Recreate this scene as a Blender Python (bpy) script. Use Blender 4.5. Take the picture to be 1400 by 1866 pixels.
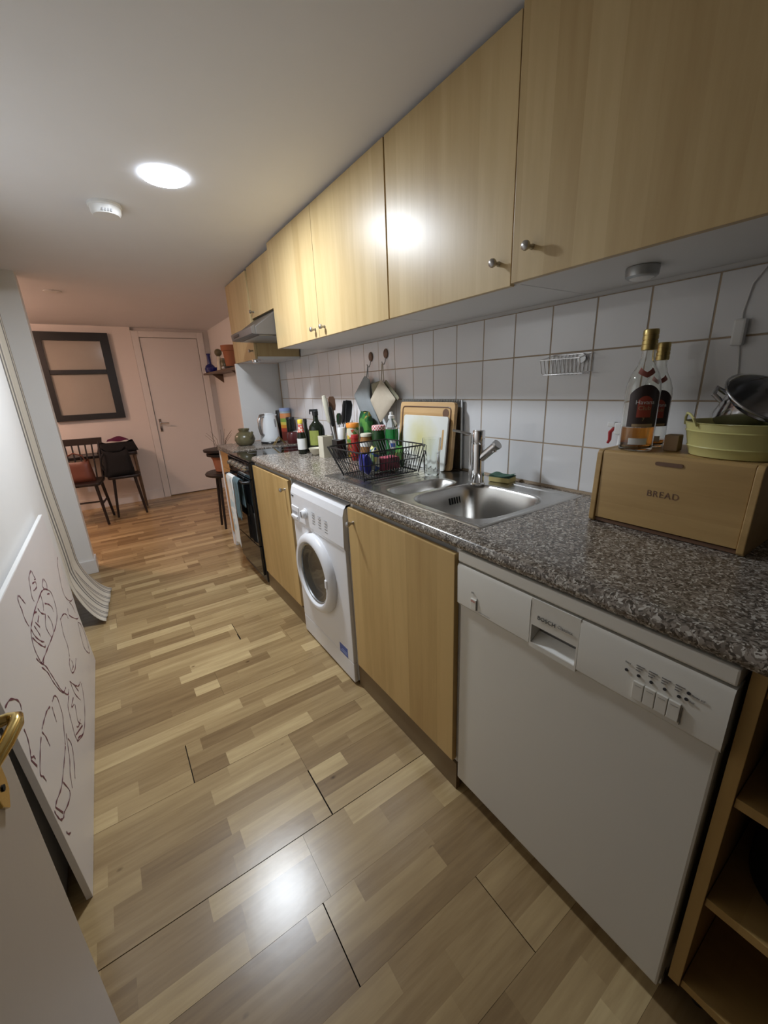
import bpy, bmesh, math, random
from mathutils import Matrix, Vector
R = math.radians
PI = math.pi
random.seed(7)
for o in list(bpy.data.objects):
    bpy.data.objects.remove(o)
S = bpy.context.scene
COL = S.collection

# ------------------------------------------------------------------ camera
cam_data = bpy.data.cameras.new('camera')
cam = bpy.data.objects.new('camera', cam_data)
COL.objects.link(cam)
cam_data.sensor_fit = 'AUTO'
cam_data.sensor_width = 36.0
cam_data.lens = 734.84 * 36.0 / 1866.0
cam_data.clip_start = 0.02
cam.matrix_world = (Matrix.Translation((-0.7067, -0.1215, 1.2880)) @ Matrix.Rotation(-0.5862, 4, 'Z')
                    @ Matrix.Rotation(1.2665, 4, 'X') @ Matrix.Rotation(-0.0428, 4, 'Z'))
S.camera = cam

# ------------------------------------------------------------------ world, exposure
W = bpy.data.worlds.new('world')
S.world = W
W.use_nodes = True
W.node_tree.nodes['Background'].inputs[0].default_value = (0.5, 0.5, 0.5, 1)
W.node_tree.nodes['Background'].inputs[1].default_value = 0.02
S.view_settings.view_transform = 'Standard'
S.view_settings.look = 'None'
S.view_settings.exposure = 0.0
S.view_settings.gamma = 1.0
S.view_settings.use_curve_mapping = False
LAMP_KITCHEN = 440.0      # diffuser of the round kitchen ceiling light
LAMP_DINING = 108.0        # warm lamp of the room beyond

# ------------------------------------------------------------------ materials
def newmat(name):
    m = bpy.data.materials.new(name)
    m.use_nodes = True
    nt = m.node_tree
    return m, nt, nt.nodes['Principled BSDF'], nt.nodes, nt.links

def plain(name, col, rough=0.5, metal=0.0, bump=0.0, bscale=60.0, var=0.06, vscale=6.0, **kw):
    """principled colour with a little procedural mottling"""
    m, nt, b, N, L = newmat(name)
    tc = N.new('ShaderNodeTexCoord')
    nz = N.new('ShaderNodeTexNoise')
    nz.inputs['Scale'].default_value = vscale
    nz.inputs['Detail'].default_value = 4
    L.new(tc.outputs['Object'], nz.inputs['Vector'])
    hs = N.new('ShaderNodeMix'); hs.data_type = 'RGBA'
    c = Vector(col[:3])
    hs.inputs[6].default_value = (*(c * (1 - var)), 1)
    hs.inputs[7].default_value = (*(c * (1 + var)), 1)
    L.new(nz.outputs['Fac'], hs.inputs[0])
    L.new(hs.outputs[2], b.inputs['Base Color'])
    b.inputs['Roughness'].default_value = rough
    b.inputs['Metallic'].default_value = metal
    if bump:
        n2 = N.new('ShaderNodeTexNoise'); n2.inputs['Scale'].default_value = bscale
        L.new(tc.outputs['Object'], n2.inputs['Vector'])
        bp = N.new('ShaderNodeBump'); bp.inputs['Strength'].default_value = bump
        bp.inputs['Distance'].default_value = 0.002
        L.new(n2.outputs['Fac'], bp.inputs['Height'])
        L.new(bp.outputs['Normal'], b.inputs['Normal'])
    for k, v in kw.items():
        b.inputs[k].default_value = v
    return m

def veneer(name, ca, cb, axis='z', rough=0.32, strip=0.075, stripamt=0.5, stripaxis='y'):
    """light wood veneer, grain along one axis, faint joined staves"""
    m, nt, b, N, L = newmat(name)
    tc = N.new('ShaderNodeTexCoord')
    mp = N.new('ShaderNodeMapping')
    sc = {'x': (1.2, 14, 14), 'y': (14, 1.2, 14), 'z': (14, 14, 1.2)}[axis]
    mp.inputs['Scale'].default_value = sc
    L.new(tc.outputs['Object'], mp.inputs['Vector'])
    nz = N.new('ShaderNodeTexNoise'); nz.inputs['Scale'].default_value = 2.2
    nz.inputs['Detail'].default_value = 6; nz.inputs['Roughness'].default_value = 0.6
    L.new(mp.outputs['Vector'], nz.inputs['Vector'])
    sep = N.new('ShaderNodeSeparateXYZ'); L.new(tc.outputs['Object'], sep.inputs[0])
    dv = N.new('ShaderNodeMath'); dv.operation = 'DIVIDE'; dv.inputs[1].default_value = strip
    L.new(sep.outputs['xyz'.index(stripaxis)], dv.inputs[0])
    fl = N.new('ShaderNodeMath'); fl.operation = 'FLOOR'; L.new(dv.outputs[0], fl.inputs[0])
    oi = N.new('ShaderNodeObjectInfo')
    ad = N.new('ShaderNodeMath'); ad.operation = 'MULTIPLY_ADD'; ad.inputs[1].default_value = 37.0
    L.new(oi.outputs['Random'], ad.inputs[0]); L.new(fl.outputs[0], ad.inputs[2])
    wn = N.new('ShaderNodeTexWhiteNoise'); wn.noise_dimensions = '1D'; L.new(ad.outputs[0], wn.inputs['W'])
    mx = N.new('ShaderNodeMath'); mx.operation = 'MULTIPLY_ADD'; mx.inputs[1].default_value = stripamt
    L.new(wn.outputs['Value'], mx.inputs[0]); L.new(nz.outputs['Fac'], mx.inputs[2])
    rp = N.new('ShaderNodeValToRGB')
    rp.color_ramp.elements[0].position = 0.3; rp.color_ramp.elements[0].color = (*ca, 1)
    rp.color_ramp.elements[1].position = 1.0; rp.color_ramp.elements[1].color = (*cb, 1)
    L.new(mx.outputs[0], rp.inputs[0]); L.new(rp.outputs[0], b.inputs['Base Color'])
    b.inputs['Roughness'].default_value = rough
    return m

def metal(name, col, rough):
    return plain(name, col, rough, 1.0, var=0.04, vscale=30)

def glass(name, col=(1, 1, 1), rough=0.02, trans=1.0, ior=1.45):
    m, nt, b, N, L = newmat(name)
    b.inputs['Base Color'].default_value = (*col, 1)
    b.inputs['Roughness'].default_value = rough
    b.inputs['Transmission Weight'].default_value = trans
    b.inputs['IOR'].default_value = ior
    return m

def emit(name, col, strength):
    m, nt, b, N, L = newmat(name)
    b.inputs['Base Color'].default_value = (*col, 1)
    b.inputs['Emission Color'].default_value = (*col, 1)
    b.inputs['Emission Strength'].default_value = strength
    return m

def speckle():
    m, nt, b, N, L = newmat('speckled_laminate')
    tc = N.new('ShaderNodeTexCoord')
    nz = N.new('ShaderNodeTexNoise'); nz.inputs['Scale'].default_value = 60; nz.inputs['Detail'].default_value = 2
    L.new(tc.outputs['Object'], nz.inputs['Vector'])
    mv = N.new('ShaderNodeMix'); mv.data_type = 'VECTOR'; mv.inputs[0].default_value = 0.02
    L.new(tc.outputs['Object'], mv.inputs[4]); L.new(nz.outputs['Color'], mv.inputs[5])
    vo = N.new('ShaderNodeTexVoronoi'); vo.inputs['Scale'].default_value = 230
    L.new(mv.outputs[1], vo.inputs['Vector'])
    sp = N.new('ShaderNodeSeparateColor'); L.new(vo.outputs['Color'], sp.inputs[0])
    rp = N.new('ShaderNodeValToRGB'); rp.color_ramp.interpolation = 'CONSTANT'
    e = rp.color_ramp.elements
    e[0].position = 0; e[0].color = (0.075, 0.061, 0.048, 1)
    e[1].position = 0.22; e[1].color = (0.185, 0.155, 0.126, 1)
    for p, c in ((0.52, (0.31, 0.268, 0.226, 1)), (0.76, (0.110, 0.084, 0.064, 1)), (0.86, (0.54, 0.50, 0.44, 1))):
        q = e.new(p); q.color = c
    L.new(sp.outputs[0], rp.inputs[0]); L.new(rp.outputs[0], b.inputs['Base Color'])
    b.inputs['Roughness'].default_value = 0.22
    return m

def floor_wood():
    """printed beech strips: tone comes from a colour attribute, grain runs along x"""
    m, nt, b, N, L = newmat('strip_laminate')
    at = N.new('ShaderNodeVertexColor'); at.layer_name = 'tone'
    sp = N.new('ShaderNodeSeparateColor'); L.new(at.outputs['Color'], sp.inputs[0])
    tc = N.new('ShaderNodeTexCoord')
    cb = N.new('ShaderNodeCombineXYZ')
    L.new(sp.outputs[2], cb.inputs[2])
    ad = N.new('ShaderNodeVectorMath'); ad.operation = 'MULTIPLY_ADD'
    L.new(cb.outputs[0], ad.inputs[0]); ad.inputs[1].default_value = (0, 0, 40)
    L.new(tc.outputs['Object'], ad.inputs[2])
    mp = N.new('ShaderNodeMapping'); mp.inputs['Scale'].default_value = (2.6, 30, 1)
    L.new(ad.outputs[0], mp.inputs['Vector'])
    nz = N.new('ShaderNodeTexNoise'); nz.inputs['Scale'].default_value = 1.4; nz.inputs['Detail'].default_value = 7
    nz.inputs['Roughness'].default_value = 0.62
    L.new(mp.outputs[0], nz.inputs['Vector'])
    rp = N.new('ShaderNodeValToRGB')
    e = rp.color_ramp.elements
    e[0].position = 0.0; e[0].color = (0.165, 0.100, 0.045, 1)
    e[1].position = 1.0; e[1].color = (0.61, 0.465, 0.245, 1)
    for p, c in ((0.35, (0.285, 0.190, 0.090, 1)), (0.7, (0.43, 0.308, 0.152, 1))):
        q = e.new(p); q.color = c
    mm = N.new('ShaderNodeMath'); mm.operation = 'MULTIPLY_ADD'; mm.inputs[1].default_value = 0.75
    sb = N.new('ShaderNodeMath'); sb.operation = 'SUBTRACT'; sb.inputs[1].default_value = 0.5
    L.new(nz.outputs['Fac'], sb.inputs[0]); L.new(sb.outputs[0], mm.inputs[0]); L.new(sp.outputs[0], mm.inputs[2])
    L.new(mm.outputs[0], rp.inputs[0])
    # small dark knots
    mp2 = N.new('ShaderNodeMapping'); mp2.inputs['Scale'].default_value = (5.5, 9, 1)
    L.new(ad.outputs[0], mp2.inputs['Vector'])
    vo = N.new('ShaderNodeTexVoronoi'); vo.inputs['Scale'].default_value = 1.0
    L.new(mp2.outputs[0], vo.inputs['Vector'])
    kn = N.new('ShaderNodeValToRGB')
    kn.color_ramp.elements[0].position = 0.02; kn.color_ramp.elements[0].color = (0.35, 0.3, 0.25, 1)
    kn.color_ramp.elements[1].position = 0.07; kn.color_ramp.elements[1].color = (1, 1, 1, 1)
    L.new(vo.outputs['Distance'], kn.inputs[0])
    mu = N.new('ShaderNodeMix'); mu.data_type = 'RGBA'; mu.blend_type = 'MULTIPLY'; mu.inputs[0].default_value = 1
    L.new(rp.outputs[0], mu.inputs[6]); L.new(kn.outputs[0], mu.inputs[7])
    L.new(mu.outputs[2], b.inputs['Base Color'])
    b.inputs['Roughness'].default_value = 0.26
    n3 = N.new('ShaderNodeTexNoise'); n3.inputs['Scale'].default_value = 9; n3.inputs['Detail'].default_value = 3
    L.new(tc.outputs['Object'], n3.inputs['Vector'])
    bp = N.new('ShaderNodeBump'); bp.inputs['Strength'].default_value = 0.10; bp.inputs['Distance'].default_value = 0.004
    L.new(n3.outputs['Fac'], bp.inputs['Height']); L.new(bp.outputs['Normal'], b.inputs['Normal'])
    return m

def striped_cloth():
    """linen with woven stripes across U of the UV map"""
    m, nt, b, N, L = newmat('striped_linen')
    uv = N.new('ShaderNodeUVMap'); uv.uv_map = 'UVMap'
    sp = N.new('ShaderNodeSeparateXYZ'); L.new(uv.outputs[0], sp.inputs[0])
    mu = N.new('ShaderNodeMath'); mu.operation = 'MULTIPLY'; mu.inputs[1].default_value = 7.0
    L.new(sp.outputs[0], mu.inputs[0])
    fr = N.new('ShaderNodeMath'); fr.operation = 'FRACT'; L.new(mu.outputs[0], fr.inputs[0])
    rp = N.new('ShaderNodeValToRGB'); rp.color_ramp.interpolation = 'CONSTANT'
    e = rp.color_ramp.elements
    e[0].position = 0; e[0].color = (0.62, 0.57, 0.48, 1)
    e[1].position = 0.42; e[1].color = (0.20, 0.185, 0.17, 1)
    for p, c in ((0.54, (0.62, 0.57, 0.48, 1)), (0.66, (0.22, 0.20, 0.18, 1)), (0.80, (0.62, 0.57, 0.48, 1))):
        q = e.new(p); q.color = c
    L.new(fr.outputs[0], rp.inputs[0]); L.new(rp.outputs[0], b.inputs['Base Color'])
    b.inputs['Roughness'].default_value = 0.95
    return m

def bands(name, stops, axis=2, rough=0.6):
    """horizontal colour bands on an object's own height"""
    m, nt, b, N, L = newmat(name)
    tc = N.new('ShaderNodeTexCoord')
    sp = N.new('ShaderNodeSeparateXYZ'); L.new(tc.outputs['Generated'], sp.inputs[0])
    rp = N.new('ShaderNodeValToRGB'); rp.color_ramp.interpolation = 'CONSTANT'
    e = rp.color_ramp.elements
    e[0].position = stops[0][0]; e[0].color = (*stops[0][1], 1)
    e[1].position = stops[1][0]; e[1].color = (*stops[1][1], 1)
    for p, c in stops[2:]:
        q = e.new(p); q.color = (*c, 1)
    L.new(sp.outputs[axis], rp.inputs[0]); L.new(rp.outputs[0], b.inputs['Base Color'])
    b.inputs['Roughness'].default_value = rough
    return m

def checker(name, ca, cb, scale, rough=0.8):
    m, nt, b, N, L = newmat(name)
    tc = N.new('ShaderNodeTexCoord')
    ck = N.new('ShaderNodeTexChecker'); ck.inputs['Scale'].default_value = scale
    ck.inputs['Color1'].default_value = (*ca, 1); ck.inputs['Color2'].default_value = (*cb, 1)
    L.new(tc.outputs['Object'], ck.inputs['Vector']); L.new(ck.outputs[0], b.inputs['Base Color'])
    b.inputs['Roughness'].default_value = rough
    return m

def blotch(name, cols, scale, rough=0.5):
    """random printed patches"""
    m, nt, b, N, L = newmat(name)
    tc = N.new('ShaderNodeTexCoord')
    vo = N.new('ShaderNodeTexVoronoi'); vo.inputs['Scale'].default_value = scale
    L.new(tc.outputs['Object'], vo.inputs['Vector'])
    sp = N.new('ShaderNodeSeparateColor'); L.new(vo.outputs['Color'], sp.inputs[0])
    rp = N.new('ShaderNodeValToRGB'); rp.color_ramp.interpolation = 'CONSTANT'
    e = rp.color_ramp.elements
    n = len(cols)
    e[0].color = (*cols[0], 1); e[1].position = 1.0 / n; e[1].color = (*cols[1], 1)
    for i in range(2, n):
        q = e.new(i / n); q.color = (*cols[i], 1)
    L.new(sp.outputs[0], rp.inputs[0]); L.new(rp.outputs[0], b.inputs['Base Color'])
    b.inputs['Roughness'].default_value = rough
    return m

def stained_plastic():
    """white chopping plastic with a yellow turmeric stain"""
    m, nt, b, N, L = newmat('stained_white_plastic')
    tc = N.new('ShaderNodeTexCoord')
    vm = N.new('ShaderNodeVectorMath'); vm.operation = 'DISTANCE'; vm.inputs[1].default_value = (0.01, 0.02, 0.14)
    L.new(tc.outputs['Object'], vm.inputs[0])
    nz = N.new('ShaderNodeTexNoise'); nz.inputs['Scale'].default_value = 14; nz.inputs['Detail'].default_value = 5
    L.new(tc.outputs['Object'], nz.inputs['Vector'])
    ma = N.new('ShaderNodeMath'); ma.operation = 'MULTIPLY_ADD'; ma.inputs[1].default_value = 0.12
    L.new(nz.outputs['Fac'], ma.inputs[0]); L.new(vm.outputs['Value'], ma.inputs[2])
    rp = N.new('ShaderNodeValToRGB')
    rp.color_ramp.elements[0].position = 0.06; rp.color_ramp.elements[0].color = (0.66, 0.62, 0.30, 1)
    rp.color_ramp.elements[1].position = 0.19; rp.color_ramp.elements[1].color = (0.76, 0.77, 0.72, 1)
    L.new(ma.outputs[0], rp.inputs[0]); L.new(rp.outputs[0], b.inputs['Base Color'])
    b.inputs['Roughness'].default_value = 0.45
    return m

MT = {
    'paint': plain('white_wall_paint', (0.80, 0.79, 0.77), 0.7, bump=0.15, bscale=40, var=0.02),
    'ceil': plain('ceiling_paint', (0.80, 0.80, 0.82), 0.75, bump=0.1, bscale=30, var=0.02),
    'farpaint': plain('far_wall_paint', (0.74, 0.70, 0.67), 0.7, bump=0.1, var=0.02),
    'gloss': plain('white_gloss_paint', (0.74, 0.72, 0.70), 0.35, var=0.02),
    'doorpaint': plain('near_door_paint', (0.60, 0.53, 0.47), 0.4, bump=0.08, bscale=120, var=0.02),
    'tile': plain('glazed_tile', (0.74, 0.74, 0.75), 0.09, bump=0.05, bscale=14, var=0.02),
    'grout': plain('brown_grout', (0.40, 0.31, 0.22), 0.9, var=0.25, vscale=25),
    'birch': veneer('birch_veneer', (0.44, 0.305, 0.135), (0.57, 0.425, 0.215), 'z', 0.36),
    'birch_low': veneer('birch_veneer_lower', (0.44, 0.275, 0.098), (0.60, 0.405, 0.165), 'z', 0.40),
    'birch_orange': veneer('aged_birch_veneer', (0.48, 0.26, 0.085), (0.56, 0.33, 0.12), 'z', 0.4),
    'birch_edge': plain('birch_edge_banding', (0.47, 0.31, 0.13), 0.5),
    'shaded_brown': plain('shade_darkened_brown_side', (0.15, 0.075, 0.035), 0.5),  # brown wood; shade of facing away from the lamp is in the colour
    'pine': veneer('pale_shelf_wood', (0.36, 0.215, 0.065), (0.46, 0.29, 0.10), 'y', 0.5),
    'pine_v': veneer('pale_shelf_wood_upright', (0.40, 0.245, 0.075), (0.50, 0.32, 0.115), 'z', 0.5),
    'oakbox': veneer('bread_bin_wood', (0.38, 0.235, 0.085), (0.55, 0.36, 0.15), 'y', 0.42, strip=0.06, stripamt=0.25, stripaxis='z'),
    'boardwood': veneer('chopping_board_wood', (0.50, 0.30, 0.12), (0.68, 0.45, 0.22), 'y', 0.5, stripaxis='z', strip=0.05),
    'whitemel': plain('white_melamine', (0.74, 0.735, 0.72), 0.4, var=0.02),
    'plinth': plain('plinth_brown', (0.20, 0.135, 0.065), 0.5),
    'work': speckle(),
    'floor': floor_wood(),
    'sub': plain('dark_underlay', (0.02, 0.014, 0.01), 0.9),
    'steel': plain('brushed_steel', (0.56, 0.55, 0.53), 0.27, 1.0, var=0.05, vscale=40),
    'chrome': metal('chrome', (0.75, 0.75, 0.76), 0.08),
    'satin': metal('satin_nickel', (0.42, 0.41, 0.40), 0.3),
    'silver': metal('silver_paint', (0.45, 0.46, 0.46), 0.4),
    'hood': plain('hood_grey_metal', (0.115, 0.105, 0.098), 0.42, 0.3),
    'brass': metal('worn_brass', (0.55, 0.40, 0.15), 0.24),
    'gold': metal('gold_foil', (0.52, 0.40, 0.16), 0.35),
    'black': plain('black_plastic', (0.015, 0.015, 0.016), 0.35),
    'blackgloss': plain('black_enamel_glass', (0.008, 0.008, 0.009), 0.05),
    'blackwire': plain('black_coated_wire', (0.012, 0.012, 0.013), 0.4),
    'slot': plain('dark_slot', (0.006, 0.006, 0.006), 0.8),
    'wm': plain('white_enamel', (0.80, 0.80, 0.82), 0.28, var=0.01),
    'wmgrey': plain('shadow_grey_plastic', (0.42, 0.42, 0.44), 0.4),
    'dw': plain('ivory_enamel', (0.72, 0.69, 0.62), 0.3, var=0.01),
    'dwp': plain('ivory_plastic', (0.74, 0.71, 0.64), 0.38, var=0.01),
    'dwlight': plain('grip_white', (0.85, 0.84, 0.80), 0.4),
    'ink': plain('printed_ink', (0.03, 0.03, 0.035), 0.6),
    'inkgrey': plain('printed_grey_ink', (0.22, 0.21, 0.20), 0.6),
    'inkred': plain('printed_red_ink', (0.50, 0.16, 0.12), 0.6),
    'bluestick': plain('blue_sticker', (0.05, 0.11, 0.42), 0.4),
    'lightblue': plain('pale_blue_print', (0.35, 0.45, 0.75), 0.4),
    'porthole': plain('dark_porthole_glass', (0.035, 0.038, 0.04), 0.04),
    'drum': plain('drum_grey', (0.30, 0.32, 0.33), 0.3, 0.8),
    'cream': plain('cream_ceramic', (0.66, 0.62, 0.50), 0.35),
    'whitecer': plain('white_ceramic', (0.74, 0.74, 0.72), 0.25),
    'whiteplas': plain('white_plastic', (0.78, 0.78, 0.77), 0.35),
    'kettle': plain('kettle_white', (0.78, 0.81, 0.83), 0.3),
    'olive': plain('olive_stoneware', (0.125, 0.108, 0.055), 0.28, var=0.25, vscale=25),
    'rainbow': bands('striped_tin', [(0, (0.18, 0.03, 0.02)), (0.30, (0.45, 0.06, 0.03)), (0.42, (0.75, 0.30, 0.03)), (0.52, (0.75, 0.62, 0.10)), (0.62, (0.22, 0.36, 0.05)), (0.74, (0.68, 0.28, 0.10)), (0.90, (0.35, 0.45, 0.52))]),
    'maroon': plain('dark_red_lacquer', (0.10, 0.02, 0.02), 0.3),
    'darkglass': plain('dark_bottle_glass', (0.010, 0.014, 0.008), 0.06),
    'greenlabel': plain('green_paper_label', (0.25, 0.28, 0.06), 0.6, var=0.2, vscale=30),
    'whitelabel': plain('white_paper_label', (0.72, 0.72, 0.70), 0.6),
    'yellowcap': plain('yellow_plastic', (0.75, 0.58, 0.05), 0.4),
    'redlabel': blotch('red_foil_label', [(0.55, 0.05, 0.04), (0.6, 0.12, 0.08), (0.7, 0.6, 0.5)], 90),
    'clear': glass('clear_glass', (0.97, 0.99, 0.98)),
    'bottleglass': glass('clear_bottle_glass', (0.96, 0.97, 0.95)),
    'rum': glass('amber_rum', (0.80, 0.30, 0.05), 0.0, 1.0, 1.34),
    'greenplas': glass('green_clear_plastic', (0.03, 0.30, 0.07), 0.08, 0.65, 1.4),
    'greenfoil': blotch('green_crisp_packet', [(0.02, 0.13, 0.03), (0.03, 0.18, 0.04), (0.10, 0.28, 0.06), (0.28, 0.22, 0.04), (0.015, 0.07, 0.03)], 28, 0.3),
    'orangeplas': plain('orange_plastic', (0.80, 0.28, 0.04), 0.35),
    'jarmix': blotch('printed_jar_label', [(0.55, 0.10, 0.05), (0.65, 0.45, 0.08), (0.12, 0.25, 0.06), (0.7, 0.65, 0.5)], 45),
    'redjar': plain('red_sauce', (0.30, 0.02, 0.015), 0.12),
    'amberjar': plain('amber_preserve', (0.28, 0.13, 0.04), 0.12),
    'darkgreen': plain('dark_green_jar', (0.02, 0.06, 0.02), 0.12),
    'gingham': checker('red_gingham_lid', (0.55, 0.06, 0.08), (0.80, 0.72, 0.70), 110),
    'bluebag': plain('blue_packet_foil', (0.025, 0.03, 0.25), 0.3),
    'pinkbox': plain('pink_carton', (0.50, 0.10, 0.15), 0.5),
    'pattern': blotch('patterned_sachet', [(0.7, 0.7, 0.6), (0.2, 0.3, 0.1), (0.05, 0.1, 0.3), (0.75, 0.7, 0.3)], 60),
    'bluebagprint': blotch('blue_orange_print', [(0.05, 0.10, 0.30), (0.10, 0.18, 0.38), (0.45, 0.16, 0.03), (0.05, 0.08, 0.22)], 24),
    'greycloth': plain('grey_cotton', (0.25, 0.27, 0.275), 0.95, bump=0.4, bscale=180, var=0.15, vscale=14),
    'olivecloth': plain('olive_cotton', (0.28, 0.26, 0.18), 0.95, bump=0.4, bscale=180),
    'beigecloth': plain('beige_linen', (0.46, 0.40, 0.31), 0.95, bump=0.4, bscale=180, var=0.1, vscale=20),
    'hookwood': plain('dark_hook_wood', (0.16, 0.085, 0.05), 0.4),
    'whiteboard': stained_plastic(),
    'spongey': plain('yellow_sponge', (0.62, 0.52, 0.22), 0.95, bump=0.6, bscale=300),
    'scour': plain('green_scourer', (0.06, 0.13, 0.09), 0.98, bump=0.8, bscale=400),
    'yellowtub': plain('pale_yellow_enamel', (0.60, 0.56, 0.23), 0.35),
    'label_dark': plain('dark_bottle_label', (0.035, 0.020, 0.018), 0.5),
    'label_red': plain('rust_red_print', (0.36, 0.06, 0.035), 0.5),
    'label_tan': plain('tan_print', (0.42, 0.30, 0.16), 0.5),
    'cork': plain('cork_tan', (0.40, 0.30, 0.20), 0.9),
    'redplas': plain('red_plastic', (0.40, 0.02, 0.025), 0.35),
    'boardwhite': plain('whiteboard_enamel', (0.76, 0.725, 0.71), 0.35, var=0.015),
    'pen': plain('purple_marker', (0.15, 0.04, 0.065), 0.6),
    'stripes': striped_cloth(),
    'towel': blotch('printed_tea_towel', [(0.72, 0.72, 0.68), (0.74, 0.73, 0.70), (0.70, 0.71, 0.69), (0.73, 0.73, 0.70), (0.71, 0.71, 0.68), (0.50, 0.60, 0.63)], 26, 0.95),
    'tealtowel': plain('teal_towel', (0.11, 0.17, 0.19), 0.95, var=0.3, vscale=20),
    'frameblack': plain('black_frame_paint', (0.012, 0.012, 0.013), 0.4),
    'pane': plain('obscured_pane', (0.38, 0.355, 0.31), 0.12, var=0.05),
    'darkwood': plain('dark_stained_wood', (0.014, 0.008, 0.007), 0.38),
    'leather': plain('tan_leather', (0.13, 0.036, 0.018), 0.42, var=0.2),
    'blackcloth': plain('black_fabric', (0.008, 0.008, 0.009), 0.95),
    'purple': plain('purple_wool', (0.10, 0.012, 0.05), 0.95),
    'tablewood': plain('brown_table_wood', (0.12, 0.075, 0.045), 0.5),
    'terracotta': plain('terracotta', (0.34, 0.12, 0.055), 0.8),
    'twig': plain('dry_twig', (0.16, 0.10, 0.06), 0.9),
    'bluevase': plain('cobalt_glaze', (0.015, 0.02, 0.16), 0.2),
    'darkpot': plain('dark_cookware', (0.018, 0.018, 0.02), 0.35),
    'panmetal': metal('pan_steel', (0.50, 0.50, 0.52), 0.16),
    'grey': plain('grey_plastic', (0.30, 0.30, 0.30), 0.5),
    'lamp': emit('lit_diffuser', (0.85, 0.92, 1.0), LAMP_KITCHEN),
    'lamprim': emit('added_rim_glow', (0.80, 0.88, 1.0), 14.0),  # rim glow added to brighten the ceiling around the light
    'lampwarm': emit('lit_warm_diffuser', (1.0, 0.62, 0.46), LAMP_DINING),
}

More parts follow.
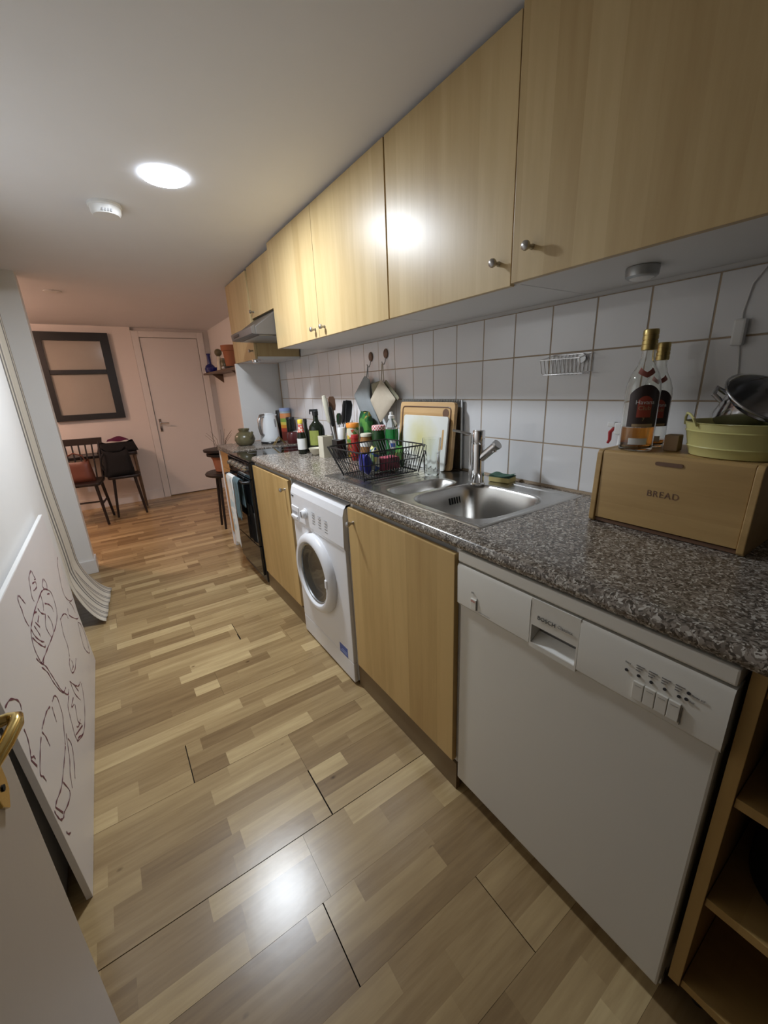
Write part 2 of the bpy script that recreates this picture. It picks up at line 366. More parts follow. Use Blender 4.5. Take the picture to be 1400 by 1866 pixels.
# ------------------------------------------------------------------ mesh builder
class MB:
    def __init__(s):
        s.v = []; s.f = []
    def add(s, vs, fs):
        n = len(s.v); s.v += [tuple(p) for p in vs]; s.f += [tuple(i + n for i in q) for q in fs]; return s
    def box(s, x0, y0, z0, x1, y1, z1):
        if x0 > x1: x0, x1 = x1, x0
        if y0 > y1: y0, y1 = y1, y0
        if z0 > z1: z0, z1 = z1, z0
        return s.add([(x0, y0, z0), (x1, y0, z0), (x1, y1, z0), (x0, y1, z0), (x0, y0, z1), (x1, y0, z1), (x1, y1, z1), (x0, y1, z1)],
                     [(0, 3, 2, 1), (4, 5, 6, 7), (0, 1, 5, 4), (1, 2, 6, 5), (2, 3, 7, 6), (3, 0, 4, 7)])
    def tube(s, pts, r, n=8, closed=False):
        pts = [Vector(p) for p in pts]
        m = len(pts); rings = []; up = None
        for i, p in enumerate(pts):
            a = pts[(i - 1) % m] if (closed or i > 0) else p
            b = pts[(i + 1) % m] if (closed or i < m - 1) else p
            t = (b - a).normalized()
            if up is None:
                up = Vector((0, 0, 1)) if abs(t.z) < 0.9 else Vector((1, 0, 0))
            u = (up - t * up.dot(t)).normalized(); w = t.cross(u); up = u
            rr = r[i] if isinstance(r, (list, tuple)) else r
            rings.append([p + (u * math.cos(2 * PI * k / n) + w * math.sin(2 * PI * k / n)) * rr for k in range(n)])
        vs = [q for g in rings for q in g]; fs = []
        for i in range(m if closed else m - 1):
            j = (i + 1) % m
            for k in range(n):
                fs.append((i * n + k, i * n + (k + 1) % n, j * n + (k + 1) % n, j * n + k))
        if not closed:
            fs.append(tuple(reversed(range(n)))); fs.append(tuple((m - 1) * n + k for k in range(n)))
        return s.add(vs, fs)
    def cyl(s, p0, p1, r0, r1=None, n=20):
        return s.tube([p0, p1], [r0, r0 if r1 is None else r1], n)
    def lathe(s, prof, n=28, c=(0, 0, 0), sx=1.0, sy=1.0, caps=True):
        vs = []; fs = []; m = len(prof)
        for r, z in prof:
            for k in range(n):
                a = 2 * PI * k / n
                vs.append((c[0] + r * math.cos(a) * sx, c[1] + r * math.sin(a) * sy, c[2] + z))
        for i in range(m - 1):
            for k in range(n):
                fs.append((i * n + k, i * n + (k + 1) % n, (i + 1) * n + (k + 1) % n, (i + 1) * n + k))
        if caps:
            if prof[0][0] > 1e-6: fs.append(tuple(reversed(range(n))))
            if prof[-1][0] > 1e-6: fs.append(tuple((m - 1) * n + k for k in range(n)))
        return s.add(vs, fs)
    def prism(s, poly, axis, a, b):
        """polygon in the two other axes, extruded along axis from a to b"""
        def P(p, t):
            return {'x': (t, p[0], p[1]), 'y': (p[0], t, p[1]), 'z': (p[0], p[1], t)}[axis]
        n = len(poly)
        vs = [P(p, a) for p in poly] + [P(p, b) for p in poly]
        fs = [tuple(reversed(range(n))), tuple(range(n, 2 * n))] + [(k, (k + 1) % n, n + (k + 1) % n, n + k) for k in range(n)]
        return s.add(vs, fs)
    def grid(s, fn, nu, nv):
        vs = [fn(i / nu, j / nv) for i in range(nu + 1) for j in range(nv + 1)]
        fs = [(i * (nv + 1) + j, (i + 1) * (nv + 1) + j, (i + 1) * (nv + 1) + j + 1, i * (nv + 1) + j + 1) for i in range(nu) for j in range(nv)]
        return s.add(vs, fs)
    def ball(s, c, r, n=14, sx=1, sy=1, sz=1):
        prof = [(max(r * math.sin(PI * i / 10), 1e-5), -r * math.cos(PI * i / 10) * sz) for i in range(11)]
        return s.lathe(prof, n, c, sx, sy, caps=False)
    def shift(s, d):
        s.v = [(p[0] + d[0], p[1] + d[1], p[2] + d[2]) for p in s.v]; return s
    def turn(s, M):
        s.v = [tuple(M @ Vector(p)) for p in s.v]; return s
    def mesh(s, name, mat, bevel=0, seg=2, smooth=True, angle=40, weld=False):
        me = bpy.data.meshes.new(name); me.from_pydata(s.v, [], s.f)
        bm = bmesh.new(); bm.from_mesh(me)
        if weld: bmesh.ops.remove_doubles(bm, verts=bm.verts, dist=1e-5)
        bmesh.ops.recalc_face_normals(bm, faces=bm.faces)
        if bevel:
            ed = [e for e in bm.edges if len(e.link_faces) == 2 and e.calc_face_angle(0) > 0.5]
            bmesh.ops.bevel(bm, geom=ed, offset=bevel, segments=seg, profile=0.6, affect='EDGES', clamp_overlap=True)
        bm.to_mesh(me); bm.free()
        if smooth:
            me.shade_smooth(); me.set_sharp_from_angle(angle=R(min(angle, 12) if bevel else angle))
        if mat is not None: me.materials.append(MT[mat] if isinstance(mat, str) else mat)
        return me

def tag(o, label=None, cat=None, group=None, kind=None):
    if label: o['label'] = label
    if cat: o['category'] = cat
    if group: o['group'] = group
    if kind: o['kind'] = kind
    return o
def link(name, me, parent=None):
    o = bpy.data.objects.new(name, me); COL.objects.link(o)
    if parent is not None: o.parent = parent
    return o
def thing(name, label, cat, loc=(0, 0, 0), rz=0.0, group=None, kind=None):
    o = bpy.data.objects.new(name, None); COL.objects.link(o); o.empty_display_size = 0.05
    o.location = loc; o.rotation_euler = (0, 0, rz)
    return tag(o, label, cat, group, kind)
def part(root, name, mb, mat, bevel=0, world=False, label=None, at=None, **kw):
    """mesh child; world=True means the builder holds room coordinates (roots are then unrotated)"""
    if world:
        l = root.location
        p = root.parent
        base = Vector(l)
        while p is not None: base += p.location; p = p.parent
        mb.shift(-base)
    o = link(name, mb.mesh(name, mat, bevel, **kw), root)
    if at: o.location = at
    if label: o['label'] = label
    return o
def single(name, label, cat, mb, mat, bevel=0, group=None, origin=None, **kw):
    """a thing that is one mesh"""
    if origin: mb.shift(-Vector(origin))
    o = link(name, mb.mesh(name, mat, bevel, **kw))
    if origin: o.location = origin
    return tag(o, label, cat, group)
def struct(name, mb, mat, bevel=0, label=None, **kw):
    o = link(name, mb.mesh(name, mat, bevel, **kw)); o['kind'] = 'structure'
    if label: o['label'] = label
    return o
def text_mesh(s, size, depth=0.0004, align='LEFT', spacing=1.0):
    c = bpy.data.curves.new('lettering', 'FONT'); c.body = s; c.size = size; c.extrude = depth
    c.align_x = align; c.space_character = spacing; c.resolution_u = 3
    o = bpy.data.objects.new('lettering', c); COL.objects.link(o)
    dg = bpy.context.evaluated_depsgraph_get(); dg.update()
    me = bpy.data.meshes.new_from_object(o.evaluated_get(dg))
    bpy.data.objects.remove(o)
    return me
def lettering(root, s, size, loc, rot, mat, depth=0.0004, name='lettering', align='LEFT', spacing=1.0, squash=None):
    me = text_mesh(s, size, depth, align, spacing)
    me.materials.clear(); me.materials.append(MT[mat])
    o = link(name, me, root); o.location = loc; o.rotation_euler = rot
    if squash: o.scale = squash
    return o
FACE_X = (R(90), 0, R(-90))      # lettering that faces the room from the right-hand units (towards -x)

# ================================================================== THE SETTING
XW = 0.62                      # front of the wall tiles
CEIL = 2.112
# ---- floor of printed three-strip boards running across the room
fl = struct('floor', MB().box(-2.9, -1.1, -0.05, 0.9, 6.0, -0.009), 'sub', label='beech strip laminate floor boards running across the kitchen')
PW, PL = 0.19, 1.19
ends = {0: -0.36, 2: -0.70, -2: -0.487, 6: -0.33, -3: -0.12, 4: -0.51}
wide_end = {0: (-0.36, 0.0022), 2: (-0.70, 0.0016), -2: (-0.487, 0.0014), 6: (-0.33, 0.0014), -3: (-0.12, 0.0012)}
rnd = random.Random(11)
for k in range(-7, 27):
    y0 = 0.768 + PW * k
    xl, xr = (-1.16, 0.60) if y0 < 3.45 else (-2.2, 0.66)
    e0 = ends.get(k, rnd.uniform(-0.9, 0.3))
    cuts = [e0 + PL * j for j in range(-4, 5)]
    for a, b in zip(cuts[:-1], cuts[1:]):
        a2, b2 = max(a, xl), min(b, xr)
        if b2 - a2 < 0.03: continue
        gl = gr = 0.0003; gy0 = gy1 = 0.00025
        if k in wide_end:
            xe, g = wide_end[k]
            if abs(a2 - xe) < 1e-3: gl = g
            if abs(b2 - xe) < 1e-3: gr = g
        if k == -1 and b2 > -0.6 and a2 < 0.3: gy1 = 0.0012
        if k == 0 and a2 < 0.0: gy0 = 0.0012
        xa, xb = a2 + gl, b2 - gr
        ya, yb = y0 + gy0, y0 + PW - gy1
        zt = rnd.uniform(-0.0004, 0.0004)
        V = []; F = []; T = []
        for sidx in range(3):
            s0 = ya + (yb - ya) * sidx / 3; s1 = ya + (yb - ya) * (sidx + 1) / 3
            x = xa - rnd.uniform(0, 0.3)
            prev = -1
            while x < xb:
                ln = rnd.choice((0.24, 0.33, 0.4, 0.48, 0.6))
                p, q = max(x, xa), min(x + ln, xb)
                x += ln
                if q - p < 0.004: continue
                n = len(V)
                V += [(p, s0, zt), (q, s0, zt), (q, s1, zt), (p, s1, zt)]; F.append((n, n + 1, n + 2, n + 3))
                t = rnd.choice((0.27, 0.36, 0.44, 0.5, 0.55, 0.60, 0.68, 0.84)) + rnd.uniform(-0.04, 0.04)
                if abs(t - prev) < 0.06: t += 0.10
                prev = t
                T.append((t, rnd.random(), rnd.random()))
        n = len(V)
        V += [(xa, ya, zt), (xb, ya, zt), (xb, yb, zt), (xa, yb, zt), (xa, ya, -0.009), (xb, ya, -0.009), (xb, yb, -0.009), (xa, yb, -0.009)]
        F += [(n, n + 4, n + 5, n + 1), (n + 1, n + 5, n + 6, n + 2), (n + 2, n + 6, n + 7, n + 3), (n + 3, n + 7, n + 4, n)]
        T += [(0.1, 0.5, 0.5)] * 4
        cx, cy = (xa + xb) / 2, (ya + yb) / 2
        V = [(p[0] - cx, p[1] - cy, p[2]) for p in V]
        me = bpy.data.meshes.new('plank'); me.from_pydata(V, [], F)
        at = me.color_attributes.new('tone', 'FLOAT_COLOR', 'CORNER')
        for poly in me.polygons:
            for li in poly.loop_indices: at.data[li].color = (*T[poly.index], 1)
        me.materials.append(MT['floor'])
        o = link('plank', me, fl); o.location = (cx, cy, 0)

# ---- ceiling: sags a little towards the far room
struct('ceiling', MB().prism([(-1.2, CEIL), (2.3, CEIL), (3.5, 2.062), (6.0, 2.055), (6.0, 2.25), (-1.2, 2.25)], 'x', -2.95, 0.85), 'ceil', smooth=False, label='low white painted ceiling')
# ---- walls
wr = struct('wall_right', MB().box(XW + 0.006, -1.1, 0, 0.80, 6.0, 2.2), 'paint', label='white wall behind the kitchen units with square white tiles')
struct('wall_left', MB().box(-1.15, -1.1, 0, -1.05, 2.57, 2.2), 'paint', bevel=0.004, label='white wall behind the leaning whiteboard')
struct('wall_recess', MB().box(-1.30, 2.4, 0, -1.16, 3.55, 2.2), 'paint')
struct('wall_pillar', MB().box(-2.9, 3.507, 0, -0.985, 3.64, 2.2), 'paint', bevel=0.003, label='white wall end beside the striped curtain')
struct('baseboard_pillar', MB().box(-1.155, 3.493, 0, -0.973, 3.652, 0.105), 'gloss', bevel=0.004)
wf = MB().box(-2.9, 5.82, 0, 0.80, 5.95, 2.2).box(-2.9, 5.78, 0, -0.245, 5.82, 2.2)
struct('wall_far', wf, 'farpaint', label='far wall of the dining area, lit warm')
struct('baseboard_far', MB().box(-2.8, 5.764, 0, -0.247, 5.78, 0.12), 'gloss', bevel=0.003)
struct('wall_dining_left', MB().box(-2.9, 3.64, 0, -2.8, 5.8, 2.2), 'farpaint')
# grout bed and tiles
grout = MB().box(XW - 0.0035, -0.60, 0.900, XW + 0.007, 3.415, 1.520)
part(wr, 'grout_bed', grout, 'grout')
TS = 0.153
tile_me = MB().box(-0.004, -TS / 2 + 0.0022, -TS / 2 + 0.0022, 0.004, TS / 2 - 0.0022, TS / 2 - 0.0022).mesh('tile', 'tile', 0.0008, seg=1)
rt = random.Random(3)
for r in range(4):
    zc = 1.3665 + TS / 2 - r * TS
    for k in range(-6, 20):
        o = link('tile', tile_me, wr)
        o.location = (XW - 0.0005 + rt.uniform(-0.0003, 0.0003), 0.3292 + TS * (k + 0.5), zc)
        o.rotation_euler = (0, rt.uniform(-0.0025, 0.0025), rt.uniform(-0.0025, 0.0025))
# white end panel below the last wall cabinet
struct('wall_end_panel', MB().box(0.262, 3.42, 0.877, XW + 0.006, 3.445, 1.503), 'whitemel', bevel=0.002, label='white end panel behind the kettle')

# ---- far door
d1 = thing('door_1', 'plain white far door in the dining area', None, (0.15, 5.82, 0), kind='structure')
part(d1, 'leaf', MB().box(-0.165, 5.785, 0.012, 0.47, 5.815, 1.945), 'gloss', 0.003, world=True)
part(d1, 'frame', MB().box(-0.243, 5.77, 0, -0.170, 5.822, 2.02).box(0.475, 5.77, 0, 0.548, 5.822, 2.02).box(-0.170, 5.77, 1.95, 0.475, 5.822, 2.02), 'gloss', 0.004, world=True)
h = part(d1, 'handle_plate', MB().box(-0.140, 5.777, 0.84, -0.105, 5.786, 1.00), 'chrome', 0.004, world=True)
part(h, 'lever', MB().tube([(-0.122, 5.78, 0.95), (-0.122, 5.735, 0.95), (-0.03, 5.73, 0.945)], 0.009, 8), 'chrome', world=True)

# ---- near door standing open on the left, with brass lever handle
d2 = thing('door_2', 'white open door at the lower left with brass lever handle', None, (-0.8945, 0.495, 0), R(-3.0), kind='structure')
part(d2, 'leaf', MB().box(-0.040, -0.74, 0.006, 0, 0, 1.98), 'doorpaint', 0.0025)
pl = part(d2, 'handle_plate', MB().prism([(-0.072, 0.838), (-0.058, 0.822), (-0.044, 0.838), (-0.041, 0.85), (-0.041, 0.985), (-0.058, 1.0), (-0.075, 0.985), (-0.075, 0.85)], 'x', 0.0, 0.005), 'brass', 0.0015)
part(pl, 'lever', MB().tube([(0.003, -0.058, 0.94), (0.018, -0.058, 0.94), (0.032, -0.057, 0.941), (0.039, -0.061, 0.941), (0.0405, -0.070, 0.940), (0.035, -0.095, 0.935), (0.027, -0.118, 0.930), (0.018, -0.134, 0.928)],
                            [0.0105, 0.0075, 0.0065, 0.0070, 0.0072, 0.0072, 0.0068, 0.0045], 12), 'brass')
for zz in (0.853, 0.975):
    part(pl, 'screw', MB().cyl((0.004, -0.058, zz), (0.0065, -0.058, zz), 0.004, n=10), 'slot')
part(pl, 'keyhole', MB().cyl((0.004, -0.058, 0.885), (0.0058, -0.058, 0.885), 0.006, n=10), 'slot')

# ---- black-framed internal window on the far wall
w1 = thing('window_1', 'black framed two-pane window on the far wall', None, (-0.81, 5.78, 1.045), kind='structure')
FX0, FX1, FZ0, FZ1 = -1.145, -0.480, 1.045, 1.980
part(w1, 'frame', MB().box(FX0, 5.735, FZ0, FX0 + 0.055, 5.782, FZ1).box(FX1 - 0.085, 5.735, FZ0, FX1, 5.782, FZ1).box(FX0 + 0.055, 5.735, FZ0, FX1 - 0.085, 5.782, FZ0 + 0.065).box(FX0 + 0.055, 5.735, FZ1 - 0.085, FX1 - 0.085, 5.782, FZ1), 'frameblack', world=True, smooth=False)
part(w1, 'glazing_bar', MB().box(FX0 + 0.055, 5.742, 1.545, FX1 - 0.085, 5.782, 1.592), 'frameblack', 0.003, world=True)
part(w1, 'pane', MB().box(FX0 + 0.055, 5.768, 1.592, FX1 - 0.085, 5.776, FZ1 - 0.085), 'pane', world=True)
part(w1, 'pane', MB().box(FX0 + 0.055, 5.768, FZ0 + 0.065, FX1 - 0.085, 5.776, 1.545), 'pane', world=True)

# ================================================================== LIGHTS OF THE ROOM
lt = thing('ceiling_light', 'lit round flush ceiling light above the kitchen floor', 'light', (-0.316, 1.935, CEIL))
part(lt, 'rim', MB().lathe([(0.0820, 0.0), (0.0822, -0.005), (0.0814, -0.009), (0.0798, -0.0092), (0.0796, -0.001)], 48, caps=False), 'lamprim')
part(lt, 'diffuser', MB().lathe([(0.0794, -0.0085), (0.05, -0.0088), (0.0001, -0.009)], 48, caps=False), 'lamp')
l2 = thing('ceiling_light', 'warm round ceiling light of the dining area', 'light', (-1.75, 4.55, 2.052))
part(l2, 'rim', MB().lathe([(0.13, 0.0), (0.134, -0.01), (0.125, -0.02)], 40), 'whiteplas')
part(l2, 'diffuser', MB().lathe([(0.125, -0.012), (0.12, -0.06), (0.09, -0.085), (0.0001, -0.095)], 40), 'lampwarm')
sp = thing('ceiling_light', 'small unlit recessed ceiling spot beyond the wall end', 'light', (-0.83, 4.05, 2.06))
part(sp, 'rim', MB().lathe([(0.055, 0.003), (0.057, -0.004), (0.042, -0.007)], 32), 'whiteplas')
part(sp, 'lens', MB().lathe([(0.042, -0.004), (0.0001, -0.004)], 24), 'grey')
sa = thing('smoke_alarm', 'round white smoke alarm on the ceiling beside the lit lamp', 'smoke alarm', (-0.510, 2.335, CEIL))
part(sa, 'base', MB().lathe([(0.066, 0), (0.068, -0.011), (0.064, -0.015)], 36), 'whiteplas')
part(sa, 'cover', MB().lathe([(0.062, -0.015), (0.060, -0.034), (0.052, -0.045), (0.0001, -0.048)], 36), 'whiteplas')
for k in range(4):
    part(sa, 'vent_slot', MB().box(-0.018 + 0.011 * k, -0.0600, -0.041, -0.013 + 0.011 * k, -0.048, -0.031), 'wmgrey')

# ================================================================== BASE UNITS AND WORKTOP
def knob(root, x, y, z, mat='satin', r=0.0115, name='knob'):
    """small round knob pointing to -x, with its stem on the door face at x"""
    m = MB()
    M = Matrix.Translation((x, y, z)) @ Matrix.Rotation(R(-90), 4, 'Y')
    m.lathe([(0.007, 0), (0.006, 0.003), (0.0048, 0.010), (0.006, 0.015), (r * 0.8, 0.018), (r, 0.023), (r * 0.92, 0.029), (r * 0.5, 0.0325), (0.0001, 0.0335)], 18).turn(M)
    return part(root, name, m, mat, world=True)

wt = MB()
bull = [(0.045, 0.862), (0.014, 0.862), (0.005, 0.866), (0.0, 0.874), (-0.001, 0.882), (0.002, 0.891), (0.008, 0.897), (0.018, 0.900), (0.045, 0.900)]
wt.prism(bull, 'y', -0.75, 2.398)
for (x0, y0, x1, y1) in ((0.045, -0.75, XW - 0.002, 0.622), (0.045, 0.622, 0.105, 1.54), (0.575, 0.622, XW - 0.002, 1.54), (0.045, 1.54, XW - 0.002, 2.398)):
    wt.box(x0, y0, 0.862, x1, y1, 0.900)
single('worktop', 'long brown-grey speckled laminate worktop with rounded front edge', 'worktop', wt, 'work')

def base_cabinet(label, y0, y1, dy0, dy1, ky, ptop=0.846):
    c = thing('base_cabinet', label, 'cabinet', (0.3, (y0 + y1) / 2, 0))
    part(c, 'carcass', MB().box(0.02, y0, 0.11, 0.60, y0 + 0.016, 0.861).box(0.02, y1 - 0.016, 0.11, 0.60, y1, 0.861).box(0.02, y0 + 0.016, 0.11, 0.60, y1 - 0.016, 0.126).box(0.58, y0 + 0.016, 0.126, 0.60, y1 - 0.016, 0.70), 'whitemel', world=True)
    part(c, 'top_rail', MB().box(0.021, y0 + 0.016, 0.842, 0.036, y1 - 0.016, 0.861), 'grey', world=True)
    d = part(c, 'door', MB().box(0.0, dy0, 0.124, 0.018, dy1, ptop), 'birch_low', 0.0015, world=True)
    knob(d, 0.0, ky, 0.792)
    return c
base_cabinet('pale wood sink cupboard between washing machine and dishwasher', 0.603, 1.205, 0.608, 1.198, 1.158)
base_cabinet('pale wood cupboard between cooker and washing machine', 1.812, 2.412, 1.818, 2.406, 1.866)
single('plinth', 'dark brown plinth board under the wooden sink cupboard', 'plinth', MB().box(0.012, 0.60, 0, 0.028, 1.215, 0.108), 'plinth', 0.001, group='plinths')
single('plinth', 'dark brown plinth board under the cupboard beside the cooker', 'plinth', MB().box(0.012, 1.80, 0, 0.028, 2.42, 0.108), 'plinth', 0.001, group='plinths')

# ---- dishwasher
dw = thing('dishwasher', 'ivory dishwasher with push buttons under the worktop', 'dishwasher', (0.3, 0.3, 0))
part(dw, 'body', MB().box(0.045, 0.006, 0.03, 0.59, 0.594, 0.815), 'dw', world=True)
part(dw, 'lid', MB().box(0.004, 0.002, 0.829, 0.59, 0.598, 0.860), 'dwp', 0.004, world=True)
part(dw, 'door', MB().box(0.012, 0.004, 0.060, 0.044, 0.596, 0.700), 'dw', 0.005, world=True)
part(dw, 'kick_plate', MB().box(0.055, 0.006, 0.004, 0.07, 0.594, 0.062), 'dw', 0.002, world=True)
pan = MB()
pf = [(0.044, 0.698), (0.010, 0.698), (0.003, 0.706), (0.002, 0.815), (0.006, 0.823), (0.044, 0.823)]
for a, b in ((0.3655, 0.598), (0.002, 0.2485)):
    pan.prism(pf, 'y', a, b)
part(dw, 'control_panel', pan, 'dwp', world=True)
hp = MB().box(0.003, 0.2495, 0.757, 0.044, 0.3645, 0.823).box(0.003, 0.2495, 0.698, 0.044, 0.3645, 0.7105).box(0.003, 0.2495, 0.7105, 0.044, 0.2535, 0.757).box(0.003, 0.3605, 0.7105, 0.044, 0.3645, 0.757)
gp = part(dw, 'grip_panel', hp, 'dwp', world=True)
part(gp, 'grip_recess', MB().box(0.036, 0.2535, 0.7105, 0.043, 0.3605, 0.757), 'inkgrey', world=True)
part(gp, 'grip_lip', MB().prism([(0.006, 0.7106), (0.034, 0.7106), (0.034, 0.728)], 'y', 0.2537, 0.3603), 'dwlight', world=True)
DZ = 0.766
for i, (yy, zz) in enumerate(((0.154, DZ), (0.133, DZ), (0.112, DZ), (0.0905, DZ), (0.069, DZ), (0.0570, 0.781), (0.0585, 0.768))):
    part(dw, 'indicator_light', MB().cyl((0.0025, yy, zz), (0.0008, yy, zz), 0.0028, n=12), 'ink', world=True)
for i in range(4):
    b = part(dw, 'push_button', MB().box(0.004, 0.1395 - 0.0193 * (i + 1) + 0.0006, 0.716, -0.0012, 0.1395 - 0.0193 * i - 0.0006, 0.753), 'dwp', 0.001, world=True)
    part(b, 'button_mark', MB().box(-0.0011, 0.1395 - 0.0193 * (i + 1) + 0.004, 0.746, -0.0016, 0.1395 - 0.0193 * i - 0.004, 0.7466), 'inkgrey', world=True)
part(dw, 'power_button', MB().box(0.004, 0.527, 0.712, -0.0008, 0.546, 0.742), 'dwp', 0.001, world=True)
part(dw, 'power_mark', MB().box(0.0, 0.530, 0.737, -0.0012, 0.545, 0.7385).box(0.0, 0.530, 0.734, -0.0012, 0.545, 0.7355), 'inkred', world=True)
for ya, yb in ((0.5245, 0.5262), (0.0605, 0.0616)):
    part(dw, 'button_shadow_line', MB().box(0.0012, ya, 0.713, 0.0022, yb, 0.748), 'inkgrey', world=True)
def dwtext(s, size, y, z, mat, name='lettering', **kw):
    lettering(dw, s, size, Vector((0.0012, y, z)) - Vector(dw.location), FACE_X, mat, 0.0003, name, **kw)
dwtext('BOSCH', 0.0135, 0.3465, 0.7775, 'ink', spacing=1.02)
dwtext('Classixx', 0.0105, 0.2975, 0.7800, 'inkgrey')
dwtext('Start', 0.0050, 0.158, 0.781, 'inkgrey')
for i in range(4):
    for j, wd in enumerate((0.014, 0.010, 0.007)):
        yy = 0.139 - 0.0208 * i
        part(dw, 'printed_mark', MB().box(0.0012, yy, 0.785 - 0.005 * j, 0.0019, yy - wd, 0.7868 - 0.005 * j), 'inkgrey', world=True)
dwtext('Rinse aid', 0.0052, 0.0525, 0.7785, 'inkgrey')
dwtext('Salt', 0.0052, 0.054, 0.7655, 'inkgrey')
dwtext('I/O', 0.007, 0.545, 0.757, 'inkgrey')
part(dw, 'printed_line', MB().box(0.0012, 0.480, 0.7115, 0.0018, 0.520, 0.7121), 'inkgrey', world=True)

# ---- washing machine
wm = thing('washing_machine', 'white front-loading washing machine with dark porthole', 'washing machine', (0.28, 1.494, 0))
Y0, Y1 = 1.224, 1.764
part(wm, 'body', MB().box(0.010, Y0, 0.012, 0.56, Y1, 0.842), 'wm', 0.006, world=True)
part(wm, 'fascia', MB().prism([(0.0098, 0.655), (-0.010, 0.655), (-0.014, 0.67), (-0.010, 0.800), (-0.002, 0.830), (0.012, 0.846), (0.04, 0.8485), (0.04, 0.842), (0.0098, 0.842)], 'y', Y0, Y1), 'wm', 0.002, world=True)
part(wm, 'front_panel', MB().box(-0.008, Y0 + 0.001, 0.1135, 0.0098, Y1 - 0.001, 0.654), 'wm', 0.004, world=True)
part(wm, 'kick_panel', MB().box(-0.008, Y0 + 0.001, 0.012, 0.0098, Y1 - 0.001, 0.1115), 'wm', 0.004, world=True)
for yy in (Y0 + 0.05, Y1 - 0.05):
    part(wm, 'foot', MB().cyl((0.05, yy, 0), (0.05, yy, 0.014), 0.018, n=14), 'black', world=True)
PC = (-0.008, 1.525, 0.448)
TX = Matrix.Translation(PC) @ Matrix.Rotation(R(-90), 4, 'Y')
ring = part(wm, 'door_ring', MB().lathe([(0.196, 0.0), (0.197, 0.012), (0.190, 0.026), (0.172, 0.036), (0.158, 0.034), (0.150, 0.024), (0.147, 0.008), (0.147, 0.0)], 56, caps=False).turn(TX), 'wm', world=True)
part(ring, 'chrome_ring', MB().lathe([(0.149, 0.020), (0.147, 0.024), (0.142, 0.022), (0.141, 0.012)], 48, caps=False).turn(TX), 'silver', world=True)
part(ring, 'porthole_glass', MB().lathe([(0.143, 0.016), (0.132, 0.015), (0.108, 0.006), (0.07, 0.0022), (0.0001, 0.0012)], 48, caps=False).turn(TX), 'porthole', world=True)
part(ring, 'door_grip', MB().box(-0.048, 1.352, 0.440, -0.030, 1.372, 0.482), 'wm', 0.004, world=True)
dr = part(wm, 'detergent_drawer', MB().box(-0.0165, 1.672, 0.664, -0.008, 1.757, 0.738), 'wm', 0.003, world=True)
part(dr, 'drawer_grip', MB().box(-0.0175, 1.682, 0.700, -0.0155, 1.750, 0.716), 'wmgrey', 0.0008, world=True)
part(dr, 'drawer_bar', MB().box(-0.024, 1.680, 0.676, -0.015, 1.752, 0.692), 'wm', 0.004, world=True)
TK = Matrix.Translation((-0.012, 1.590, 0.728)) @ Matrix.Rotation(R(-90), 4, 'Y')
kb = part(wm, 'programme_dial', MB().lathe([(0.026, 0), (0.026, 0.004), (0.021, 0.006), (0.020, 0.020), (0.016, 0.023), (0.0001, 0.0235)], 28).turn(TK), 'wm', world=True)
part(kb, 'dial_pointer', MB().box(-0.0385, 1.587, 0.715, -0.033, 1.593, 0.742), 'wmgrey', 0.001, world=True)
for i in range(3):
    for j in range(5):
        part(wm, 'printed_mark', MB().box(-0.0130 + 0.0002 * j, 1.515 - 0.062 * i, 0.752 - 0.013 * j - 0.004 * i, -0.0142, 1.490 - 0.062 * i, 0.7545 - 0.013 * j - 0.004 * i), 'inkgrey' if j else 'wmgrey', world=True)
part(wm, 'brand_plate', MB().box(-0.0125, 1.728, 0.785, -0.0085, 1.752, 0.790), 'ink', world=True)
stk = part(wm, 'energy_sticker', MB().box(-0.0086, 1.275, 0.112, -0.0079, 1.350, 0.160), 'bluestick', world=True)
part(stk, 'sticker_print', MB().box(-0.0089, 1.282, 0.122, -0.0085, 1.343, 0.126).box(-0.0089, 1.282, 0.132, -0.0085, 1.330, 0.136), 'lightblue', world=True)

# ---- cooker with hob
ck = thing('cooker', 'black freestanding cooker with chrome knobs and hanging towels', 'cooker', (0.3, 2.67, 0))
part(ck, 'body', MB().box(0.0, 2.42, 0.03, 0.58, 2.925, 0.858), 'black', 0.003, world=True)
part(ck, 'hob_glass', MB().box(-0.012, 2.42, 0.8585, 0.585, 2.925, 0.868), 'blackgloss', 0.003, world=True)
for (hx, hy, hr) in ((0.16, 2.54, 0.085), (0.16, 2.80, 0.07), (0.42, 2.54, 0.07), (0.42, 2.80, 0.085)):
    part(ck, 'hob_ring', MB().lathe([(hr, 0.8681), (hr, 0.8686), (hr - 0.003, 0.8686), (hr - 0.003, 0.8681)], 36, (hx, hy, 0), caps=False), 'grey', world=True)
part(ck, 'control_panel', MB().box(-0.020, 2.422, 0.755, -0.0005, 2.923, 0.856), 'blackgloss', 0.003, world=True)
for i in range(5):
    M = Matrix.Translation((-0.020, 2.50 + 0.085 * i, 0.815)) @ Matrix.Rotation(R(-90), 4, 'Y')
    part(ck, 'control_knob', MB().lathe([(0.020, 0), (0.019, 0.010), (0.014, 0.013), (0.013, 0.026), (0.0001, 0.027)], 20).turn(M), 'chrome', world=True)
od = part(ck, 'oven_door', MB().box(-0.022, 2.424, 0.30, -0.0005, 2.921, 0.750), 'blackgloss', 0.004, world=True)
part(od, 'door_handle', MB().tube([(-0.020, 2.46, 0.728), (-0.058, 2.46, 0.732), (-0.058, 2.885, 0.732), (-0.020, 2.885, 0.728)], 0.009, 10), 'black', world=True)
part(ck, 'bottom_drawer', MB().box(-0.020, 2.424, 0.085, -0.0005, 2.921, 0.292), 'blackgloss', 0.004, world=True)
part(ck, 'kick_plate', MB().box(0.02, 2.43, 0.002, 0.035, 2.915, 0.083), 'black', world=True)

